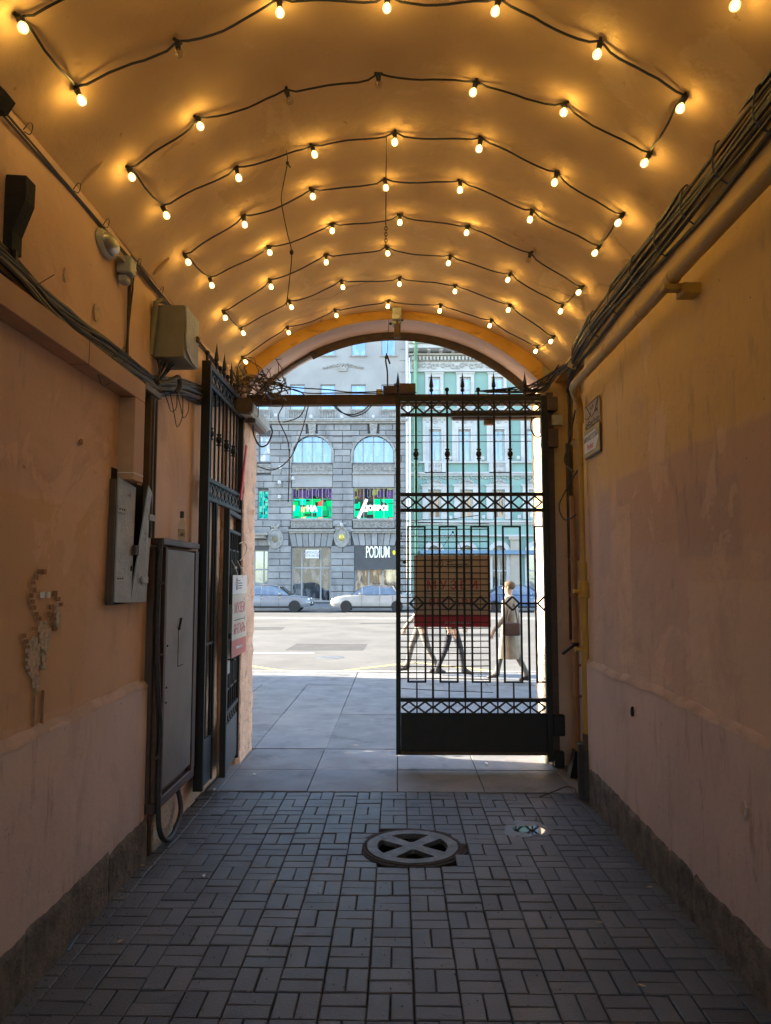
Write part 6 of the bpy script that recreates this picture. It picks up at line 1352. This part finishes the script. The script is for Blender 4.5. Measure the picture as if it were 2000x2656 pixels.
# ---- neighbours left and right so that the street goes on
def plain_house(x0, x1, h, mat, label, name='neighbour_house'):
    r_ = empty(name, ((x0+x1)/2, YF, 0), 0, label, 'house'); holes = []
    n_ = int((x1-x0)/3); 
    for i in range(n_):
        for f in range(int(h/4)): c = x0+(x1-x0)*(i+.5)/n_; holes.append((c-.6, c+.6, 1.2+f*4, 3.4+f*4))
    holed_wall(r_, x0, x1, -.1, h, YF, .4, holes, mat); MB().box(x0, x1, YF+.5, YF+12, -.1, h).build('core', 'stone_joint', r_); MB().box(x0, x1, YF-.4, YF+12, h, h+.4).build('cornice', 'trim_white', r_)
    for hh in holes: MB().box(hh[0], hh[1], YF+.2, YF+.22, hh[2], hh[3]).build('window', 'glass_dark', r_)
plain_house(-48, -24.05, 18, 'shop_beige', 'plain beige house left of the stone house'); plain_house(22.05, 46, 17, 'render_grey', 'plain grey house right of the green house')

# ================================================================== STREET: wires, cars, people, added shade tower
for (py, lab) in ((1130, 'upper thin trolley wire across the avenue'), (1147, 'lower thin trolley wire across the avenue')):
    z_ = atY(1000, py, 26).z; tag(MB().tube([(-70, 26, z_+.5), (-30, 26, z_+.1), (0, 26, z_), (30, 26, z_+.1), (70, 26, z_+.5)], .014, 5).build('trolley_wire', 'cable_black'), lab, 'wire', 'trolley wires over the avenue')
def make_car(name, loc, paint, label, flip=1, kind='sedan'):
    """saloon car along x, nose to +x before the flip"""
    r_ = empty(name, (0, 0, 0), 0, label, 'car', 'cars on the avenue')
    L, W = 4.5, 1.78
    # lower body lofted from side stations: x, sill, belt, half width
    st = [(-2.25, .42, .78, .70), (-2.18, .30, .98, .80), (-1.7, .24, 1.02, .86), (-1.0, .22, .96, .885), (0, .22, .95, .89), (.9, .22, .94, .885), (1.5, .23, .88, .86), (2.0, .28, .80, .80), (2.22, .36, .66, .68), (2.27, .42, .56, .55)]
    vs = []; fs = []
    for (x, s_, b_, h_) in st: vs += [(x, -h_*.9, s_), (x, -h_, s_+.15), (x, -h_*1.01, (s_+b_)/2), (x, -h_*.95, b_-.05), (x, -h_*.80, b_), (x, 0, b_+.025), (x, h_*.80, b_), (x, h_*.95, b_-.05), (x, h_*1.01, (s_+b_)/2), (x, h_, s_+.15), (x, h_*.9, s_)]
    m_ = 11
    for i in range(len(st)-1):
        for k in range(m_): fs.append((i*m_+k, i*m_+(k+1) % m_, (i+1)*m_+(k+1) % m_, (i+1)*m_+k))
    fs.append(tuple(range(m_))); fs.append(tuple((len(st)-1)*m_+k for k in range(m_)))
    body = MB().add(vs, fs).build('body', paint, r_, smooth=True)
    ca = [(-1.75, .98, .70), (-1.15, 1.36, .62), (-.6, 1.46, .60), (.1, 1.46, .60), (.55, 1.36, .62), (1.15, .93, .72)]
    vs = []; fs = []
    for (x, z, h_) in ca: vs += [(x, -h_, z), (x, -h_*.8, z+.02), (x, h_*.8, z+.02), (x, h_, z)]
    roof = MB().add(vs[4:20], [(i*4+k, i*4+k+1, (i+1)*4+k+1, (i+1)*4+k) for i in range(3) for k in range(3)]+[(3, 2, 1, 0)]).build('roof', paint, r_, smooth=True)
    mb = MB()
    for (a, b) in ((0, 1), (4, 5)):
        mb.add([vs[a*4], vs[b*4], vs[b*4+3], vs[a*4+3]], [(0, 1, 2, 3)])
    mb.build('windscreen', 'glass_car', r_)
    for sy in (-1, 1):
        mb = MB(); top = [(ca[i][0], sy*ca[i][2], ca[i][1]-.03) for i in (1, 2, 3, 4)]; bot = [(-1.70, sy*.80, .97), (1.08, sy*.80, .93)]
        mb.add([bot[0]]+top+[bot[1]], [(0, 1, 2, 3, 4, 5)]).build('side_window', 'glass_car', r_)
        for x in (-1.45, -.45, .5): MB().bar((x, sy*.802, .95), (x+(.3 if x < -1 else .02), sy*.615, 1.42), .06, .03).build('pillar', paint, r_)
        for x in (-1.38, 1.38):
            w_ = MB().lathe([(.20, -.10), (.31, -.10), (.325, -.06), (.325, .06), (.31, .10), (.20, .10)], 20, Matrix.Translation((x, sy*.80, .325)) @ Matrix.Rotation(PI/2, 4, 'X')).build('wheel', 'tyre', r_, smooth=True)
            MB().lathe([(.00001, -.08), (.20, -.085), (.21, 0), (.20, .085), (.00001, .08)], 14, Matrix.Translation((x, sy*.815, .325)) @ Matrix.Rotation(PI/2, 4, 'X')).build('rim', 'rim', w_)
        MB().ball((2.12, sy*.58, .68), .12, 10, 6, (.6, 1.3, .7)).build('headlight', 'head_lamp', r_, smooth=True); MB().ball((-2.18, sy*.62, .82), .12, 10, 6, (.4, 1.2, .9)).build('tail_light', 'tail_lamp', r_, smooth=True)
        MB().cbox(.55, .68, min(sy*.86, sy*1.0), max(sy*.86, sy*1.0), .95, 1.06, .02).build('mirror', paint, r_)
    for sy in (-1, 1):
        MB().box(-1.05, 1.05, min(sy*.87, sy*.905), max(sy*.87, sy*.905), .24, .33).build('sill_trim', 'tyre', r_)
        for x in (-.45, .52, -1.15): MB().bar((x, sy*.898, .36), (x+.02, sy*.865, .90), .012, .02).build('door_seam', 'tyre', r_)
        for x in (-.30, .66): MB().bar((x-.16, sy*.905, .80), (x-.02, sy*.905, .80), .03, .03).build('door_handle', 'rim', r_)
    for x in (2.24, -2.24): MB().cbox(x-.04, x+.04, -.26, .26, .44, .55, .01).build('number_plate', 'sign_white', r_)
    MB().cbox(2.12, 2.28, -.60, .60, .34, .44, .02).build('grille', 'tyre', r_); MB().cbox(-2.27, -2.15, -.72, .72, .40, .50, .02).build('bumper', 'tyre', r_)
    r_.location = (loc[0], loc[1], -.12); r_.rotation_euler = (0, 0, 0 if flip > 0 else PI); r_.scale = (1, 1, 1.0)
    return r_
Yc = 41.2
def cx_(px): return atY(px, 1540, Yc).x
make_car('passenger_car', (cx_(705), Yc), 'car_silver', 'silver saloon car on the avenue left of the white car', 1)
make_car('passenger_car', (cx_(965), Yc), 'car_white', 'white saloon car on the avenue in front of the shop', -1)
make_car('passenger_car', (cx_(1345), Yc+.2), 'car_blue', 'blue car on the avenue seen through the right gate', 1)
# people on the pavement
def person(loc, rz, label, colors, height=1.74, stride=.34, arm=.25, coat=.48, name='person'):
    r_ = empty(name, loc, rz, label, 'person', 'people walking past'); s_ = height/1.74
    J = {'pelvis': (0, 0, .95), 'waist': (0, 0, 1.08), 'chest': (0, 0, 1.28), 'neckb': (0, 0, 1.45), 'neck': (0, .01, 1.51), 'headb': (0, .02, 1.58), 'headm': (0, .025, 1.66), 'headt': (0, .015, 1.73)}
    Rd = {'pelvis': (.165, .125), 'waist': (.15, .115), 'chest': (.185, .13), 'neckb': (.11, .085), 'neck': (.055, .055), 'headb': (.068, .082), 'headm': (.078, .10), 'headt': (.05, .06)}
    E_ = [('pelvis', 'waist'), ('waist', 'chest'), ('chest', 'neckb'), ('neckb', 'neck'), ('neck', 'headb'), ('headb', 'headm'), ('headm', 'headt')]
    for k, sx in (('L', -1), ('R', 1)):
        f = stride*sx; a = -arm*sx
        J.update({'hip'+k: (sx*.095, 0, .90), 'knee'+k: (sx*.10, f*.45+.03, .50), 'ank'+k: (sx*.10, f*.95-.03, .09), 'toe'+k: (sx*.11, f*.95+.15, .035), 'heel'+k: (sx*.10, f*.95-.06, .04),
                  'sh'+k: (sx*.185, 0, 1.42), 'elb'+k: (sx*.235, a*.45-.03, 1.13), 'wr'+k: (sx*.235, a*.9+.07, .90), 'palm'+k: (sx*.235, a*.95+.10, .83)})
        Rd.update({'hip'+k: (.10, .105), 'knee'+k: (.066, .07), 'ank'+k: (.045, .05), 'toe'+k: (.036, .03), 'heel'+k: (.04, .038), 'sh'+k: (.078, .075), 'elb'+k: (.054, .054), 'wr'+k: (.036, .032), 'palm'+k: (.042, .022)})
        E_ += [('pelvis', 'hip'+k), ('hip'+k, 'knee'+k), ('knee'+k, 'ank'+k), ('ank'+k, 'toe'+k), ('ank'+k, 'heel'+k), ('neckb', 'sh'+k), ('sh'+k, 'elb'+k), ('elb'+k, 'wr'+k), ('wr'+k, 'palm'+k)]
        for q in range(4):
            n_ = f'f{q}{k}'; J[n_+'a'] = (sx*(.235), a*.95+.075+.022*q, .775); J[n_+'b'] = (sx*.222, a*.95+.08+.022*q, .735+.006*abs(q-1.5)); Rd[n_+'a'] = (.010, .010); Rd[n_+'b'] = (.008, .008); E_ += [('palm'+k, n_+'a'), (n_+'a', n_+'b')]
        J['th'+k+'a'] = (sx*.215, a*.95+.145, .82); J['th'+k+'b'] = (sx*.20, a*.95+.155, .785); Rd['th'+k+'a'] = (.011, .011); Rd['th'+k+'b'] = (.009, .009); E_ += [('palm'+k, 'th'+k+'a'), ('th'+k+'a', 'th'+k+'b')]
    names = list(J); me = bpy.data.meshes.new('body'); me.from_pydata([tuple(c*s_ for c in J[n]) for n in names], [(names.index(a), names.index(b)) for a, b in E_], [])
    ob = bpy.data.objects.new('body', me); C.objects.link(ob); sk = ob.modifiers.new('skin', 'SKIN'); ob.modifiers.new('sub', 'SUBSURF').levels = 1
    for i, n in enumerate(names): v = me.skin_vertices[0].data[i]; v.radius = tuple(c*s_ for c in Rd[n]); v.use_root = (n == 'pelvis')
    dg = bpy.context.evaluated_depsgraph_get(); m2 = bpy.data.meshes.new_from_object(ob.evaluated_get(dg)); bpy.data.objects.remove(ob)
    for c in ('skin_tone', colors[0], colors[1], 'shoe_dark'): m2.materials.append(MATS[c])
    for p in m2.polygons:
        c = p.center/s_; p.use_smooth = True; hand = abs(c.x) > .17 and c.z < .90
        p.material_index = 0 if (c.z > 1.50 or hand) else (3 if c.z < .10 else (1 if c.z > .90 or (abs(c.x) > .19 and c.z > .88) else 2))
    b_ = link('body', m2, None, r_)
    M0 = root_matrix(r_)
    def add(mb, nm, mat, par=r_): o = mb.build(nm, mat, par, smooth=True); return o
    hd = MB().ball((0, -.0, 1.685*s_), .105*s_, 14, 9, (.88, 1.06, .82)); add(hd, 'hair', colors[2])
    add(MB().ball((0, .115*s_, 1.645*s_), .016, 7, 5, (.8, 1, 1.4)), 'nose', 'skin_tone')
    for sx in (-1, 1): add(MB().ball((sx*.03, .098*s_, 1.667*s_), .011, 7, 5, (1.2, .6, .7)), 'eye', 'ink_dark'); add(MB().ball((sx*.08, .02, 1.65*s_), .024, 7, 5, (.4, .8, 1.2)), 'ear', 'skin_tone')
    add(MB().ball((0, .098*s_, 1.603*s_), .02, 7, 5, (1.2, .4, .4)), 'mouth', 'ink_red')
    if coat:  # coat skirt below the waist
        n_ = 20; vs = []; fs = []
        for q, (z, rx, ry) in enumerate(((1.42, .20, .135), (1.25, .205, .15), (1.05, .19, .14), (.90, .205, .16), (.90-coat*.5, .225, .19), (.90-coat, .245, .215))):
            for k in range(n_): a = 2*PI*k/n_; fl = 1+.05*math.sin(a*5+q)*(q > 2); vs.append((rx*fl*math.cos(a)*s_, ry*fl*math.sin(a)*s_, z*s_))
        for q in range(5):
            for k in range(n_): fs.append((q*n_+k, q*n_+(k+1) % n_, (q+1)*n_+(k+1) % n_, (q+1)*n_+k))
        add(MB().add(vs, fs), 'coat', colors[0])
    # parts were built about the origin: hang them on the root as they are
    for ch in r_.children: ch.matrix_parent_inverse = Matrix()
    return r_
pmat('skin_tone', (.55, .36, .27), None, rough=.6); pmat('shoe_dark', (.03, .03, .03), None, rough=.5); pmat('shirt_white', (.48, .46, .43), (.40, .385, .36), scale=8, rough=.9); pmat('coat_beige', (.36, .30, .23), (.28, .23, .175), scale=8, rough=.9, bump=.2, bscale=90)
pmat('jeans_dark', (.03, .035, .05), (.04, .045, .06), scale=10, rough=.9); pmat('trousers_grey', (.14, .135, .13), None, rough=.9); pmat('jacket_dark', (.06, .065, .08), (.08, .085, .10), scale=6, rough=.8); pmat('hair_brown', (.07, .045, .03), None, rough=.7); pmat('hair_fair', (.13, .085, .045), None, rough=.7)
p = atZ(1172, 1752, 0); person((p.x, p.y, 0), -PI/2+.12, 'person in a dark jacket and dark trousers walking behind the tan museum sign', ('jacket_dark', 'jeans_dark', 'hair_brown'), 1.76, .24, .2, 0)
p = atZ(1325, 1766, 0); person((p.x, p.y, 0), PI/2-.2, 'person in a long beige coat walking past behind the right end of the gate', ('coat_beige', 'trousers_grey', 'hair_fair'), 1.70, .30, .22, .5)
p = atZ(1092, 1745, 0); person((p.x, p.y, 0), PI/2+.1, 'person in a white shirt walking behind the left edge of the right gate', ('shirt_white', 'trousers_grey', 'hair_brown'), 1.74, .30, .25, 0)
# wrapped tower added out of view on the left to shade the slabs
scf = empty('added_shade_tower', (-4.7, 11.4, 0), 0, 'unseen tower wrapped in grey sheeting, added left of the archway to shade the pavement', 'scaffold')
SX0, SX1, SY0, SY1, SH = -5.0, -4.2, 9.12, 14.1, 7.6
for x in (SX0, (SX0+SX1)/2, SX1):
    for y in (SY0, SY1): MB().tube([(x, y, 0.004), (x, y, SH+.6)], .025, 8).build('pole', 'metal_grey', scf)
for z_ in (2.5, 4.9, 7.3): MB().box(SX0, SX1, SY0+.05, SY1-.05, z_, z_+.05).build('deck', 'shop_beige', scf)
for z0_, z1_ in ((.9, 3.2), (3.22, 5.5), (5.52, SH)):
    MB().box(SX0-.03, SX1+.03, SY0-.05, SY0-.045, z0_, z1_).build('sheet', 'render_grey', scf); MB().box(SX0-.03, SX1+.03, SY1+.045, SY1+.05, z0_, z1_).build('sheet', 'render_grey', scf); MB().box(SX0-.05, SX0-.045, SY0, SY1, z0_, z1_).build('sheet', 'render_grey', scf); MB().box(SX1+.045, SX1+.05, SY0, SY1, z0_, z1_).build('sheet', 'render_grey', scf)

# shoulder bag of the walker in beige
p = atZ(1325, 1766, 0); bg_ = empty('shoulder_bag', (p.x-.02, p.y-.25, .82), 0, 'brown shoulder bag carried by the walker in the beige coat', 'bag')
MB().cbox(p.x-.17, p.x+.13, p.y-.34, p.y-.25, .80, 1.02, .02).build('pouch', 'frame_brown', bg_); MB().tube(smoothpath([(p.x-.12, p.y-.29, 1.0), (p.x-.06, p.y-.22, 1.28), (p.x+.0, p.y-.06, 1.475), (p.x+.06, p.y-.2, 1.28), (p.x+.09, p.y-.29, 1.0)], 5), .012, 6).build('strap', 'frame_brown', bg_)

# concrete tub added out of view to shade the slabs before the opening
tub = empty('added_shade_tub', (-2.45, 8.5, 0), 0, 'unseen concrete tub with clipped shrub, added left of the archway to shade the slabs', 'added shade block')
MB().cbox(-2.9, -2.0, 8.05, 8.95, .002, .55, .03).build('tub', 'kerb_granite', tub); MB().box(-2.82, -2.08, 8.13, 8.87, .551, .57).build('soil', 'paver_bed', tub)
pmat('leaf_green', (.05, .10, .03), (.08, .13, .04), scale=30, rough=.6)
mb = MB(); rl = random.Random(3)
for k in range(1500):
    c = Vector((-2.45+rl.uniform(-.42, .42), 8.5+rl.uniform(-.42, .42), rl.uniform(.57, 1.02))); a = Vector((rl.uniform(-1, 1), rl.uniform(-1, 1), rl.uniform(-1, 1))).normalized()*.035; b = a.orthogonal().normalized()*.018
    mb.add([c-a, c+b, c+a, c-b], [(0, 1, 2, 3)])
mb.build('foliage', 'leaf_green', tub)

# grit and crumbs along the plinths and in the joints
gm = MB(); rg = random.Random(11); pmat('grit', (.20, .18, .15), (.10, .09, .08), scale=40, rough=.95)
for k in range(1600):
    if rg.random() < .6: sd_ = rg.choice((-1, 1)); x = (XL+.05+abs(rg.gauss(0, .06))) if sd_ < 0 else (XR-.05-abs(rg.gauss(0, .06)))
    else: x = rg.uniform(XL+.1, XR-.1)
    y = rg.uniform(2.9, 6.4)
    if math.hypot(x-MHX, y-MHY) < .33: continue
    q = rg.uniform(.0015, .0045); z_ = -.004+pz(x, y); gm.add([(x-q, y-q, z_), (x+q, y-q*.6, z_), (x, y+q, z_), (x+rg.uniform(-q, q)*.5, y, z_+q*1.5)], [(0, 1, 3), (1, 2, 3), (2, 0, 3), (0, 2, 1)])
tag(gm.build('floor_grit', 'grit'), 'fine grit and crumbs scattered on the paving along the walls', 'grit', kind='stuff')
